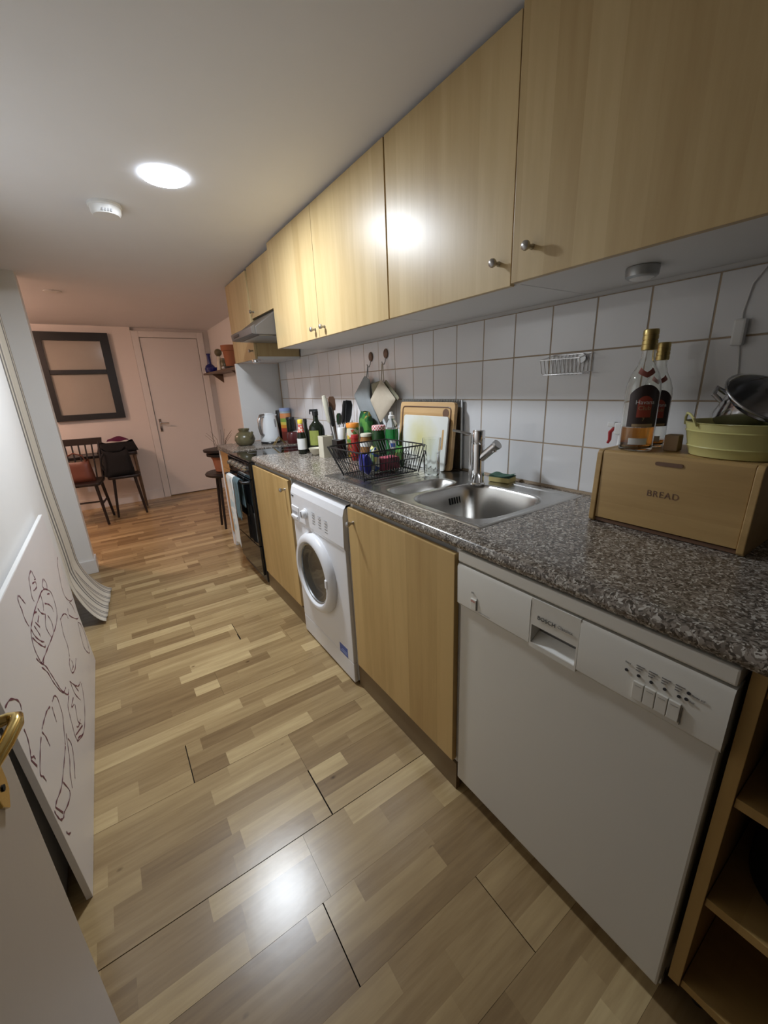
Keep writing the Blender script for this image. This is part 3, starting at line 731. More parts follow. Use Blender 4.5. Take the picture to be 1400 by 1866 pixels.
def towel(name, label, y0, y1, zb_front, zb_back, mat, xb=-0.058, zt=0.732, fold=0.006, off=0.0):
    rr = 0.0125 + off
    def fn(u, v):
        # v along the cloth from front hem over the bar to back hem
        Lf, Lb = zt - zb_front, zt - zb_back; arc = PI * rr; tot = Lf + arc + Lb; s = v * tot
        y = y0 + (y1 - y0) * u
        w = fold * math.sin(u * 9 + 1.3) * min(1, abs(s - Lf) * 6)
        if s < Lf: return (xb - rr - w - 0.004, y + 0.004 * math.sin(s * 30), zb_front + s)
        if s < Lf + arc:
            a = (s - Lf) / rr
            return (xb - rr * math.cos(a), y, zt + rr * math.sin(a))
        return (xb + rr + 0.3 * abs(w) * 0, y, zt - (s - Lf - arc))
    m = MB().grid(fn, 14, 44)
    o = single(name, label, 'towel', m, mat)
    md = o.modifiers.new('thickness', 'SOLIDIFY'); md.thickness = 0.004; md.offset = 1.0
    return o
towel('tea_towel', 'white printed tea towel hanging from the cooker handle', 2.655, 2.815, 0.235, 0.45, 'towel')
towel('tea_towel', 'teal-grey towel hanging beside the white tea towel on the cooker', 2.525, 2.645, 0.47, 0.55, 'tealtowel')

# ---- drawer unit and its own piece of worktop past the cooker
du = thing('drawer_unit', 'orange-toned wooden drawer unit at the far end of the run', 'drawers', (0.3, 3.18, 0))
part(du, 'carcass', MB().box(0.055, 2.935, 0.10, 0.60, 3.405, 0.834), 'birch_orange', world=True)
part(du, 'end_panel', MB().box(0.030, 3.407, 0.0, 0.60, 3.425, 0.834), 'whitemel', 0.002, world=True, label='white end panel')
for i, (za, zb) in enumerate(((0.700, 0.832), (0.565, 0.696), (0.345, 0.561), (0.125, 0.341))):
    d = part(du, 'drawer_front', MB().box(0.036, 2.937, za, 0.054, 3.403, zb), 'birch_orange', 0.0015, world=True)
    knob(d, 0.036, 3.05, (za + zb) / 2 + 0.02)
part(du, 'plinth', MB().box(0.070, 2.937, 0.002, 0.085, 3.404, 0.098), 'plinth', world=True)
part(du, 'corner_foot', MB().prism([(0.032, 0.001), (0.095, 0.001), (0.095, 0.14), (0.050, 0.14)], 'y', 3.360, 3.4065), 'gloss', 0.003, world=True)
single('worktop', 'short dark worktop with the kettle at the far end', 'worktop', MB().box(0.020, 2.931, 0.836, XW - 0.002, 3.418, 0.875), 'work', 0.004)

# ---- open shelf unit at the near right
su = thing('shelf_unit', 'open pale wood shelf unit right of the dishwasher', 'shelves', (0.3, -0.3, 0))
part(su, 'side_panel', MB().box(0.022, -0.026, 0.105, 0.58, -0.006, 0.858), 'pine_v', 0.001, world=True)
part(su, 'side_panel', MB().box(0.030, -0.62, 0.105, 0.58, -0.60, 0.858), 'pine_v', 0.001, world=True)
for zz in (0.105, 0.352, 0.598):
    part(su, 'shelf', MB().box(0.026, -0.599, zz, 0.56, -0.027, zz + 0.020), 'pine', 0.001, world=True)
part(su, 'top_rail', MB().box(0.026, -0.599, 0.818, 0.05, -0.027, 0.858), 'pine', 0.001, world=True)
part(su, 'back_panel', MB().box(0.561, -0.599, 0.107, 0.568, -0.027, 0.856), 'pine', world=True)
for yy in (-0.05, -0.58):
    part(su, 'leg', MB().cyl((0.10, yy, 0), (0.10, yy, 0.105), 0.015, n=12), 'black', world=True)
    part(su, 'leg', MB().cyl((0.50, yy, 0), (0.50, yy, 0.105), 0.015, n=12), 'black', world=True)

# ================================================================== WALL CABINETS
ZB, ZT = 1.531, 2.098
def wall_cabinet(label, y0, y1, doors, xf=0.274, zb=ZB, zt=ZT, side='whitemel', bottom='whitemel', dmat='birch'):
    c = thing('wall_cabinet', label, 'cabinet', (0.45, (y0 + y1) / 2, zb))
    x1 = XW - 0.006
    part(c, 'side_panel', MB().box(xf + 0.020, y0, zb + 0.0162, x1, y0 + 0.016, zt), side, world=True)
    part(c, 'side_panel', MB().box(xf + 0.020, y1 - 0.016, zb + 0.0162, x1, y1, zt), side, world=True)
    part(c, 'bottom_panel', MB().box(xf + 0.020, y0 + 0.0005, zb + 0.001, x1, y1 - 0.0005, zb + 0.016), bottom, world=True)
    part(c, 'top_panel', MB().box(xf + 0.020, y0 + 0.0162, zt - 0.016, x1, y1 - 0.0162, zt), bottom, world=True)
    for (a, b, ky, kz) in doors:
        d = part(c, 'door', MB().box(xf, a, zb - 0.001, xf + 0.018, b, zt), dmat, 0.0012, world=True)
        if ky is not None: knob(d, xf, ky, kz)
    return c
wall_cabinet('pale wood double wall cabinet beside the cooker hood', 1.263, 2.468, [(1.266, 1.8705, 1.806, 1.572), (1.8735, 2.466, 1.913, 1.572)])
wall_cabinet('pale wood single-door wall cabinet above the sink', 0.6735, 1.261, [(0.692, 1.258, 0.735, 1.592)])
wall_cabinet('large near wall cabinet with under-cabinet puck light', -0.42, 0.672, [(-0.418, 0.671, 0.612, 1.599)], xf=0.252, side='shaded_brown', zt=2.10)
wall_cabinet('short pale wood wall cabinet above the cooker hood', 2.470, 2.926, [(2.473, 2.924, 2.87, 1.80)], xf=0.285, zb=1.765, zt=2.075)
wall_cabinet('tall narrow wall cabinet at the far end above the kettle', 2.928, 3.450, [(2.930, 3.449, 2.965, 1.560)], xf=0.274, zb=1.505, zt=2.062, side='birch')

hd = thing('cooker_hood', 'grey slanted cooker hood below the short cabinet', 'hood', (0.35, 2.69, 1.60))
part(hd, 'body', MB().prism([(XW - 0.008, 1.612), (0.150, 1.612), (0.150, 1.655), (0.300, 1.757), (XW - 0.008, 1.757)], 'y', 2.472, 2.924), 'hood', 0.003, world=True)
part(hd, 'visor', MB().prism([(0.149, 1.612), (0.128, 1.616), (0.124, 1.652), (0.149, 1.666)], 'y', 2.474, 2.922), 'hood', 0.002, world=True)
part(hd, 'filter', MB().box(0.18, 2.50, 1.6085, 0.56, 2.90, 1.6115), 'silver', world=True)
part(hd, 'switch_strip', MB().box(0.1225, 2.74, 1.628, 0.1260, 2.86, 1.642), 'black', world=True)

pk = thing('puck_light', 'silver round puck light under the near wall cabinet', 'light', (0.425, 0.425, ZB))
part(pk, 'housing', MB().lathe([(0.035, 0.0), (0.036, -0.004), (0.035, -0.020), (0.030, -0.024)], 32), 'silver')
part(pk, 'lens', MB().lathe([(0.030, -0.022), (0.020, -0.027), (0.0001, -0.028)], 28), 'whiteplas')
pk2 = thing('puck_light', 'small chrome spot under the far wall cabinet', 'light', (0.31, 3.02, 1.505))
part(pk2, 'housing', MB().lathe([(0.032, 0.0), (0.033, -0.004), (0.031, -0.018), (0.024, -0.022)], 24), 'chrome')
part(pk2, 'lens', MB().lathe([(0.024, -0.020), (0.0001, -0.021)], 20), 'whiteplas')
cb = thing('power_cable', 'thin white cable with inline switch running down the tiles', 'cable', (XW - 0.012, 0.265, 1.10))
part(cb, 'cord', MB().tube([(XW - 0.02, 0.20, 1.529), (XW - 0.0085, 0.240, 1.515), (XW - 0.0085, 0.262, 1.48), (XW - 0.0085, 0.270, 1.42), (XW - 0.0085, 0.266, 1.36), (XW - 0.0085, 0.258, 1.30), (XW - 0.0085, 0.25, 1.2), (XW - 0.0085, 0.25, 0.91)], 0.0019, 8), 'whiteplas', world=True)
part(cb, 'inline_switch', MB().box(XW - 0.026, 0.255, 1.345, XW - 0.0055, 0.280, 1.405), 'whiteplas', 0.005, world=True)

# ================================================================== SINK AND TAP
SX0, SX1, SY0, SY1 = 0.085, 0.592, 0.600, 1.560
def smooth(a, b, t):
    t = max(0.0, min(1.0, (t - a) / (b - a))); return t * t * (3 - 2 * t)
def bowl(x, y, cx, cy, hx, hy, e, depth, wall):
    d = (abs((x - cx) / hx) ** e + abs((y - cy) / hy) ** e) ** (1 / e)
    return -depth * smooth(1.0, 1.0 - wall, d)
def sink_z(u, v):
    x = SX0 + (SX1 - SX0) * u; y = SY0 + (SY1 - SY0) * v
    z = 0.9035
    e = min(x - SX0, SX1 - x, y - SY0, SY1 - y)
    z -= 0.0030 * (1 - smooth(0.0, 0.006, e))
    z -= 0.0022 * smooth(0.012, 0.02, e)
    z += bowl(x, y, 0.300, 0.818, 0.182, 0.182, 4.2, 0.155, 0.30)
    z += bowl(x, y, 0.285, 1.088, 0.155, 0.068, 3.6, 0.085, 0.45)
    # raised ledge behind the big bowl, ribbed drainer to the left
    if 1.185 < y < 1.525 and 0.14 < x < 0.54:
        k = smooth(0.14, 0.17, x) * (1 - smooth(0.51, 0.54, x)) * smooth(1.185, 1.20, y) * (1 - smooth(1.51, 1.525, y))
        z += k * (0.0042 * max(0.0, math.cos((y - 1.20) / 0.040 * 2 * PI)) - 0.001)
    if 0.545 < x < 0.575 and 0.64 < y < 0.93:
        z += 0.003 * smooth(0.545, 0.553, x) * (1 - smooth(0.567, 0.575, x)) * smooth(0.64, 0.66, y) * (1 - smooth(0.91, 0.93, y))
    return (x, y, z)
sk = thing('sink', 'stainless steel sink with one and a half bowls and ribbed drainer', 'sink', (0.338, 1.08, 0.90))
basin = part(sk, 'basin', MB().grid(sink_z, 130, 240), 'steel', world=True, angle=80)
part(sk, 'drain_strainer', MB().lathe([(0.042, 0), (0.040, 0.003), (0.030, 0.001), (0.0001, 0.001)], 28, (0.300, 0.818, 0.7492)), 'chrome', world=True)
part(sk, 'drain_strainer', MB().lathe([(0.030, 0), (0.028, 0.003), (0.020, 0.001), (0.0001, 0.001)], 24, (0.285, 1.088, 0.817)), 'chrome', world=True)
for i in range(6):
    xx = 0.328 + 0.0125 * i
    part(sk, 'overflow_slot', MB().prism([(0.9735, 0.838), (0.9795, 0.862), (0.984, 0.862), (0.978, 0.838)], 'x', xx, xx + 0.0055), 'slot', world=True)

tp = thing('tap', 'chrome mixer tap with slanted spout behind the sink', 'tap', (0.462, 0.962, 0.9015))
part(tp, 'base_ring', MB().lathe([(0.028, 0), (0.028, 0.004), (0.024, 0.008)], 28), 'chrome')
part(tp, 'body', MB().lathe([(0.0235, 0.004), (0.0235, 0.155), (0.0228, 0.157), (0.0228, 0.159), (0.0235, 0.161), (0.0235, 0.206), (0.021, 0.210), (0.0001, 0.2105)], 32), 'chrome')
spd = Vector((0.012, -0.078, 0.066))
part(tp, 'spout', MB().tube([(0, 0, 0.093), tuple(Vector((0, 0, 0.093)) + spd * 0.5), tuple(Vector((0, 0, 0.093)) + spd)], [0.0155, 0.016, 0.017], 20), 'chrome')
e = Vector((0, 0, 0.093)) + spd
part(tp, 'spout_head', MB().cyl(tuple(e - spd.normalized() * 0.004), tuple(e + spd.normalized() * 0.006), 0.0185, n=22), 'satin')
part(tp, 'aerator', MB().cyl(tuple(e + Vector((-0.002, 0.010, -0.012))), tuple(e + Vector((-0.003, 0.008, -0.027))), 0.010, n=18), 'chrome')
lv = part(tp, 'lever_mount', MB().cyl((-0.013, 0.029, 0.010), (-0.013, 0.029, 0.195), 0.0055, n=12), 'chrome')
part(lv, 'lever', MB().tube([(-0.013, 0.029, 0.192), (-0.030, 0.055, 0.200), (-0.050, 0.090, 0.208)], [0.0055, 0.005, 0.0045], 10), 'satin')

sg = thing('sponge', 'yellow sponge with green scourer beside the tap', 'sponge', (0.562, 0.925, 0.9025), R(12))
part(sg, 'foam', MB().box(-0.030, -0.044, 0, 0.030, 0.044, 0.020), 'spongey', 0.003)
part(sg, 'scourer', MB().grid(lambda u, v: (-0.030 + 0.060 * u, -0.044 + 0.088 * v, 0.0255 + 0.004 * math.cos(v * PI * 2.2) * (0.6 + 0.4 * u)), 6, 14).box(-0.030, -0.044, 0.0203, 0.030, 0.044, 0.024), 'scour')

# ---- glass tumbler on the sink rim
gl = thing('drinking_glass', 'tall clear fluted drinking glass on the sink drainer', 'glass', (0.43, 1.20, 0.9035))
def flute(r, z, n=40, amt=0.0):
    return [((r + amt * math.cos(10 * 2 * PI * k / n)) * math.cos(2 * PI * k / n), (r + amt * math.cos(10 * 2 * PI * k / n)) * math.sin(2 * PI * k / n), z) for k in range(n)]
def ringmesh(rings, close_ends=True):
    m = MB(); n = len(rings[0])
    vs = [p for r in rings for p in r]
    fs = [(i * n + k, i * n + (k + 1) % n, (i + 1) * n + (k + 1) % n, (i + 1) * n + k) for i in range(len(rings) - 1) for k in range(n)]
    if close_ends: fs += [tuple(reversed(range(n))), tuple((len(rings) - 1) * n + k for k in range(n))]
    return m.add(vs, fs)
part(gl, 'vessel', ringmesh([flute(0.030, 0.0), flute(0.032, 0.006, amt=0.0012), flute(0.033, 0.03, amt=0.0016), flute(0.035, 0.095, amt=0.0012), flute(0.038, 0.115), flute(0.0405, 0.162), flute(0.0385, 0.162), flute(0.036, 0.115), flute(0.0325, 0.03), flute(0.030, 0.012)]), 'clear')

# ================================================================== DISH RACK
dk = thing('dish_rack', 'black wire dish rack on the sink drainer', 'dish rack', (0.28, 1.40, 0.9075))
RX0, RX1, RY0, RY1, RZ = 0.115, 0.450, 1.262, 1.562, 1.030
BX0, BX1, BY0, BY1, BZ = 0.135, 0.425, 1.285, 1.465, 0.914
def loop(x0, y0, x1, y1, z, r=0.02):
    pts = []
    for cx, cy, a0 in ((x1 - r, y1 - r, 0), (x0 + r, y1 - r, 90), (x0 + r, y0 + r, 180), (x1 - r, y0 + r, 270)):
        for k in range(4): pts.append((cx + r * math.cos(R(a0 + 30 * k)), cy + r * math.sin(R(a0 + 30 * k)), z))
    return pts
part(dk, 'top_rim', MB().tube(loop(RX0, RY0, RX1, RY1, RZ), 0.0032, 8, True), 'blackwire', world=True)
part(dk, 'middle_rim', MB().tube(loop((RX0 + BX0) / 2, (RY0 + BY0) / 2, (RX1 + BX1) / 2, (RY1 + BY1) / 2, 0.975), 0.002, 6, True), 'blackwire', world=True)
part(dk, 'bottom_rim', MB().tube(loop(BX0, BY0, BX1, BY1, BZ), 0.0032, 8, True), 'blackwire', world=True)
def lerp(a, b, t): return a + (b - a) * t
for i in range(21):
    t = i / 20
    xt, xb = lerp(RX0 + 0.015, RX1 - 0.015, t), lerp(BX0 + 0.012, BX1 - 0.012, t)
    part(dk, 'wire', MB().tube([(xt, RY0, RZ), (xb, BY0, BZ), (xb, BY1, BZ), (xt, RY1, RZ)], 0.0015, 6), 'blackwire', world=True)
for i in range(11):
    t = i / 10
    yt, yb = lerp(RY0 + 0.015, RY1 - 0.015, t), lerp(BY0 + 0.012, BY1 - 0.012, t)
    part(dk, 'wire', MB().tube([(RX0, yt, RZ), (BX0, yb, BZ)], 0.0015, 6), 'blackwire', world=True)
    part(dk, 'wire', MB().tube([(RX1, yt, RZ), (BX1, yb, BZ)], 0.0015, 6), 'blackwire', world=True)
for (xx, yy, xt, yt) in ((BX0, BY0, RX0, RY0), (BX1, BY0, RX1, RY0), (BX0, BY1, RX0, RY1), (BX1, BY1, RX1, RY1)):
    part(dk, 'corner_post', MB().tube([(xt, yt, RZ), (xx, yy, BZ), (xx, yy, 0.9075)], 0.003, 8), 'blackwire', world=True)
for i in range(9):
    xx = 0.30 + 0.014 * i
    part(dk, 'plate_loop', MB().tube([(xx, 1.33, BZ), (xx, 1.332, 0.985), (xx, 1.345, 1.0), (xx, 1.36, 0.985), (xx, 1.362, BZ)], 0.0015, 6), 'blackwire', world=True)

# packets standing in the rack
def packet(name, label, cat, loc, rz, w, d, h, mat, puff=0.012, group=None):
    def fn(u, v):
        a = u * 2 * PI
        ex = 0.55
        k = 1.0 - 0.85 * (abs(2 * v - 1) ** 6)
        cx = math.copysign(abs(math.cos(a)) ** ex, math.cos(a)) * w / 2
        cy = math.copysign(abs(math.sin(a)) ** ex, math.sin(a)) * (d / 2) * k
        return (cx * (0.97 + 0.03 * k), cy, h * v + 0.003 * math.sin(a * 3) * (v > 0.9))
    o = single(name, label, cat, MB().grid(fn, 28, 14), mat, group=group, weld=True)
    o.location = loc; o.rotation_euler = (0, 0, rz); return o
packet('food_packet', 'shiny blue foil packet in the dish rack', 'packet', (0.210, 1.395, 0.917), R(80), 0.075, 0.04, 0.088, 'bluebag', group='packets in the dish rack')
packet('food_packet', 'patterned sachet packet between the blue and pink packets', 'packet', (0.262, 1.395, 0.917), R(70), 0.07, 0.035, 0.112, 'pattern', group='packets in the dish rack')
single('food_carton', 'pink carton lying in the dish rack', 'carton', MB().box(-0.050, -0.03, 0, 0.050, 0.03, 0.055), 'pinkbox', 0.002, group='packets in the dish rack').location = (0.335, 1.405, 0.918)
packet('food_packet', 'green and gold sachet standing behind the pink carton', 'packet', (0.405, 1.400, 0.917), R(85), 0.06, 0.02, 0.100, 'greenfoil', group='packets in the dish rack')

# ================================================================== JARS, BOTTLES AND TOOLS ON THE LEFT OF THE WORKTOP
ZW = 0.9003
def jar(name, label, cat, loc, r, h, body, lid=None, lidh=0.018, neck=0.85, label_mat=None, lh=(0.25, 0.65), group=None, lidr=None, label_text=None):
    t = thing(name, label, cat, loc, 0, group)
    hb = h - lidh
    part(t, 'jar_body', MB().lathe([(r * 0.92, 0), (r, 0.005), (r, hb * 0.82), (r * neck, hb * 0.95), (r * neck, hb)], 26), body)
    if lid:
        lr = lidr or r * neck * 1.06
        part(t, 'lid', MB().lathe([(lr, hb - 0.001), (lr, h - 0.003), (lr * 0.94, h), (0.0001, h)], 26), lid)
    if label_mat:
        part(t, 'paper_label', MB().lathe([(r + 0.0004, hb * lh[0]), (r + 0.0008, hb * lh[0]), (r + 0.0008, hb * lh[1]), (r + 0.0004, hb * lh[1])], 26, caps=False), label_mat)
    return t
GJ = 'jars behind the dish rack'
jar('spice_jar', 'white-topped spice jar between cream box and orange-lidded jar', 'jar', (0.42, 1.985, ZW), 0.023, 0.165, 'black', 'whiteplas', 0.065, 0.95, group=GJ)
jar('jar', 'orange-lidded food jar with colourful label', 'jar', (0.45, 1.905, ZW), 0.036, 0.192, 'jarmix', 'orangeplas', 0.022, 0.97, group=GJ)
jar('jar', 'small red sauce jar behind the dish rack', 'jar', (0.40, 1.80, ZW), 0.023, 0.138, 'redjar', 'redplas', 0.016, group=GJ)
jar('jar', 'amber preserve jar with cream lid behind the rack', 'jar', (0.42, 1.715, ZW), 0.034, 0.150, 'amberjar', 'cream', 0.014, label_mat='whitelabel', lh=(0.62, 0.80), group=GJ)
jar('jar', 'dark green jar with red gingham lid', 'jar', (0.470, 1.668, ZW), 0.037, 0.190, 'darkgreen', 'gingham', 0.022, 0.92, group=GJ)
packet('crisp_packet', 'crumpled green foil packet behind the orange-lidded jar', 'packet', (0.528, 1.885, ZW), R(80), 0.125, 0.055, 0.250, 'greenfoil')
jar('jar', 'small cream-lidded dark jar behind the gingham-lidded jar', 'jar', (0.52, 1.735, ZW), 0.028, 0.172, 'darkgreen', 'cream', 0.018, group=GJ)
# green washing-up bottle
gb = thing('washing_up_bottle', 'green washing-up liquid bottle behind the dish rack', 'bottle', (0.495, 1.585, ZW))
part(gb, 'bottle_body', MB().lathe([(0.034, 0), (0.038, 0.006), (0.038, 0.07), (0.036, 0.10), (0.039, 0.15), (0.036, 0.175)], 28, sx=0.8), 'greenplas')
part(gb, 'clear_shoulder', MB().lathe([(0.036, 0.1752), (0.030, 0.20), (0.019, 0.222), (0.015, 0.228)], 28, sx=0.8), 'clear')
cp = part(gb, 'cap', MB().lathe([(0.016, 0.226), (0.016, 0.240), (0.009, 0.244), (0.008, 0.258), (0.0001, 0.259)], 20), 'whiteplas')
bl = part(gb, 'front_label', MB().grid(lambda u, v: ((0.0388) * 0.8 * math.cos(R(205 + 60 * u)), 0.0388 * math.sin(R(205 + 60 * u)), 0.075 + 0.045 * v), 12, 4), 'whitelabel')
part(bl, 'label_print', MB().grid(lambda u, v: ((0.0393) * 0.8 * math.cos(R(215 + 40 * u)), 0.0393 * math.sin(R(215 + 40 * u)), 0.088 + 0.018 * v), 10, 3), 'bluestick')

# cream ceramic box, dark carton, small bowl
single('ceramic_holder', 'square cream ceramic holder beside the dark oil bottle', 'holder', MB().box(-0.032, -0.032, 0, 0.032, 0.032, 0.006).box(-0.032, -0.032, 0.006, -0.026, 0.032, 0.122).box(0.026, -0.032, 0.006, 0.032, 0.032, 0.122).box(-0.026, -0.032, 0.006, 0.026, -0.026, 0.122).box(-0.026, 0.026, 0.006, 0.026, 0.032, 0.122), 'cream').location = (0.335, 2.03, ZW)
single('carton', 'small black carton right of the cream holder', 'carton', MB().box(-0.022, -0.03, 0, 0.022, 0.03, 0.104), 'black', 0.002).location = (0.362, 1.93, ZW)
single('bowl', 'small cream bowl in front of the dark bottle', 'bowl', MB().lathe([(0.018, 0), (0.020, 0.004), (0.036, 0.022), (0.044, 0.044), (0.041, 0.044), (0.033, 0.024), (0.016, 0.009), (0.0001, 0.008)], 28), 'cream').location = (0.318, 2.135, ZW)

# oil bottles
ob = thing('oil_bottle', 'dark bottle with yellow cap and white label at the worktop end', 'bottle', (0.285, 2.26, ZW))
part(ob, 'bottle_body', MB().lathe([(0.026, 0), (0.028, 0.005), (0.028, 0.105), (0.022, 0.135), (0.0155, 0.155), (0.0145, 0.185)], 26), 'darkglass')
part(ob, 'neck_foil', MB().lathe([(0.0230, 0.133), (0.0165, 0.156), (0.0152, 0.186), (0.0150, 0.187)], 22, caps=False), 'redlabel')
part(ob, 'cap', MB().lathe([(0.0165, 0.185), (0.0165, 0.206), (0.014, 0.209), (0.0001, 0.2095)], 22), 'yellowcap')
part(ob, 'paper_label', MB().lathe([(0.0284, 0.028), (0.0288, 0.028), (0.0288, 0.095), (0.0284, 0.095)], 26, caps=False), 'whitelabel')
db = thing('oil_bottle', 'broad dark green bottle with green label and black flip spout', 'bottle', (0.372, 2.220, ZW), R(-35))
part(db, 'bottle_body', MB().lathe([(0.046, 0), (0.050, 0.008), (0.050, 0.135), (0.044, 0.165), (0.022, 0.190), (0.0165, 0.20), (0.0155, 0.232)], 30, sy=0.82), 'darkglass')
part(db, 'cap', MB().lathe([(0.0185, 0.228), (0.0185, 0.252), (0.015, 0.256), (0.0001, 0.2565)], 22), 'black')
part(db, 'flip_spout', MB().box(-0.034, -0.009, 0.252, 0.016, 0.009, 0.266).box(-0.036, -0.006, 0.236, -0.030, 0.006, 0.262), 'black', 0.002)
part(db, 'paper_label', MB().grid(lambda u, v: (0.0505 * math.cos(R(215 + 75 * u)), 0.0505 * 0.82 * math.sin(R(215 + 75 * u)), 0.050 + 0.090 * v), 12, 4), 'greenlabel')
tb = thing('sauce_bottle', 'slim dark bottle behind the yellow-capped bottle', 'bottle', (0.35, 2.335, ZW))
part(tb, 'bottle_body', MB().lathe([(0.022, 0), (0.023, 0.005), (0.023, 0.12), (0.012, 0.15), (0.011, 0.185)], 22), 'darkglass')
part(tb, 'cap', MB().lathe([(0.0125, 0.184), (0.0125, 0.205), (0.0001, 0.206)], 18), 'black')

# utensil jar
uj = thing('utensil_jar', 'clear glass jar holding kitchen utensils', 'jar', (0.49, 2.15, ZW))
part(uj, 'vessel', MB().lathe([(0.046, 0), (0.050, 0.004), (0.050, 0.115), (0.048, 0.115), (0.047, 0.008), (0.0001, 0.008)], 30), 'clear')
def utensil(name, label, a, b, mats, head, r=0.005):
    """a leaning tool: stem from a (jar floor) to b, with a working head beyond b; room coordinates relative to the jar"""
    base = Vector((0.49, 2.15, ZW))
    A = Vector(a); B = Vector(b)
    t = thing(name, label, 'utensil', base + A, 0, 'utensils in the glass jar')
    D = (B - A); ln = D.length
    q = Vector((0, 0, 1)).rotation_difference(D.normalized()); t.rotation_mode = 'QUATERNION'; t.rotation_quaternion = q
    part(t, 'stem', MB().cyl((0, 0, 0), (0, 0, ln), r, n=10), mats[0])
    head(t, ln, mats[1])
def paddle(w, h, th=0.004):
    return lambda t, ln, m: part(t, 'blade', MB().prism([(-w * 0.35, ln - 0.005), (w * 0.35, ln - 0.005), (w * 0.5, ln + h * 0.3), (w * 0.5, ln + h * 0.8), (w * 0.3, ln + h), (-w * 0.3, ln + h), (-w * 0.5, ln + h * 0.8), (-w * 0.5, ln + h * 0.3)], 'y', -th / 2, th / 2), m, 0.001)
def grip(r, h):
    return lambda t, ln, m: part(t, 'handle', MB().lathe([(r * 0.7, ln - 0.004), (r, ln + 0.01), (r, ln + h * 0.8), (r * 0.7, ln + h), (0.0001, ln + h + 0.002)], 14, sy=0.7), m)
UT = (('spatula', 'cream-handled spatula leaning left in the utensil jar', 150, 0.185, ('satin', 'cream'), grip(0.017, 0.160), 0.004),
      ('knife', 'steel-bladed knife leaning in front of the cream spatula', 205, 0.165, ('satin', 'black'), grip(0.013, 0.115), 0.004),
      ('wooden_spoon', 'dark brown wooden spoon at the back of the utensil jar', 95, 0.255, ('hookwood', 'hookwood'), paddle(0.046, 0.080, 0.008), 0.006),
      ('kitchen_slice', 'broad black nylon slice in the middle of the utensil jar', 330, 0.185, ('black', 'black'), paddle(0.062, 0.125), 0.005),
      ('knife', 'black-handled knife standing at the right of the utensil jar', 282, 0.185, ('satin', 'black'), grip(0.013, 0.125), 0.004),
      ('ladle', 'bright steel ladle rod in the utensil jar', 248, 0.175, ('chrome', 'chrome'), paddle(0.034, 0.065, 0.003), 0.003),
      ('peeler', 'short grey peeler at the back right of the utensil jar', 25, 0.17, ('grey', 'black'), grip(0.015, 0.075), 0.004))
for (nm, lb_, ang, hh, mts, hd_, rr_) in UT:
    ca, sa_ = math.cos(R(ang)), math.sin(R(ang))
    utensil(nm, lb_, (0.024 * ca, 0.024 * sa_, 0.010), (0.052 * ca, 0.052 * sa_, hh), mts, hd_, rr_)

# ---- things on the far worktop
ZF = 0.8755
kt = thing('kettle', 'white jug kettle with grey handle on the far worktop', 'kettle', (0.392, 3.17, ZF), R(20))
part(kt, 'base_plate', MB().lathe([(0.075, 0), (0.078, 0.006), (0.074, 0.014), (0.0001, 0.014)], 30), 'black')
kbd = part(kt, 'jug', MB().lathe([(0.076, 0.015), (0.079, 0.020), (0.078, 0.05), (0.072, 0.12), (0.064, 0.19), (0.058, 0.222), (0.050, 0.228), (0.0001, 0.230)], 36), 'kettle')
part(kbd, 'water_window', MB().prism([(-0.007, 0.085), (0.007, 0.085), (0.006, 0.185), (-0.002, 0.192), (-0.006, 0.185)], 'y', -0.071, -0.058).turn(Matrix.Rotation(R(8), 4, 'Z')), 'grey', 0.001)
part(kt, 'handle', MB().tube([(-0.050, -0.012, 0.222), (-0.085, -0.020, 0.220), (-0.108, -0.026, 0.190), (-0.110, -0.026, 0.130), (-0.100, -0.024, 0.085), (-0.074, -0.018, 0.070)], [0.014, 0.015, 0.014, 0.013, 0.012, 0.010], 12), 'satin')
part(kt, 'lid', MB().lathe([(0.046, 0.2295), (0.044, 0.236), (0.02, 0.240), (0.0001, 0.240)], 28), 'kettle')
part(kt, 'spout', MB().prism([(0.050, 0.190), (0.082, 0.222), (0.050, 0.226)], 'y', -0.018, 0.018), 'kettle', 0.004)
part(kt, 'switch', MB().box(-0.012, -0.088, 0.018, 0.004, -0.074, 0.034), 'grey', 0.002)
tpot = thing('teapot', 'squat olive stoneware teapot beside the kettle', 'teapot', (0.195, 3.20, ZF), R(110))
part(tpot, 'pot_body', MB().lathe([(0.050, 0), (0.066, 0.012), (0.079, 0.045), (0.074, 0.075), (0.054, 0.098), (0.036, 0.106), (0.036, 0.112)], 36), 'olive')
part(tpot, 'rim', MB().lathe([(0.036, 0.108), (0.044, 0.128), (0.040, 0.130), (0.030, 0.112), (0.0001, 0.111)], 30), 'olive')
part(tpot, 'spout', MB().tube([(-0.062, 0, 0.055), (-0.090, 0, 0.080), (-0.104, 0, 0.108)], [0.018, 0.012, 0.009], 14), 'olive')
part(tpot, 'handle', MB().tube([(0.068, 0, 0.080), (0.098, 0, 0.078), (0.108, 0, 0.055), (0.094, 0, 0.030), (0.070, 0, 0.024)], 0.0075, 12), 'olive')
tin = thing('tin', 'tall striped multicoloured tin behind the kettle', 'tin', (0.560, 3.225, ZF))
part(tin, 'can', MB().lathe([(0.042, 0), (0.0435, 0.003), (0.0435, 0.245), (0.041, 0.248), (0.0001, 0.248)], 30), 'rainbow')
part(tin, 'lid', MB().lathe([(0.045, 0.240), (0.045, 0.262), (0.042, 0.265), (0.0001, 0.265)], 30), 'lightblue')
jar('coffee_jar', 'dark jar with black lid right of the striped tin', 'jar', (0.560, 3.125, ZF), 0.034, 0.195, 'darkglass', 'black', 0.02, 0.95)
mg = thing('mug', 'small white mug in front of the dark coffee jar', 'mug', (0.578, 3.045, ZF))
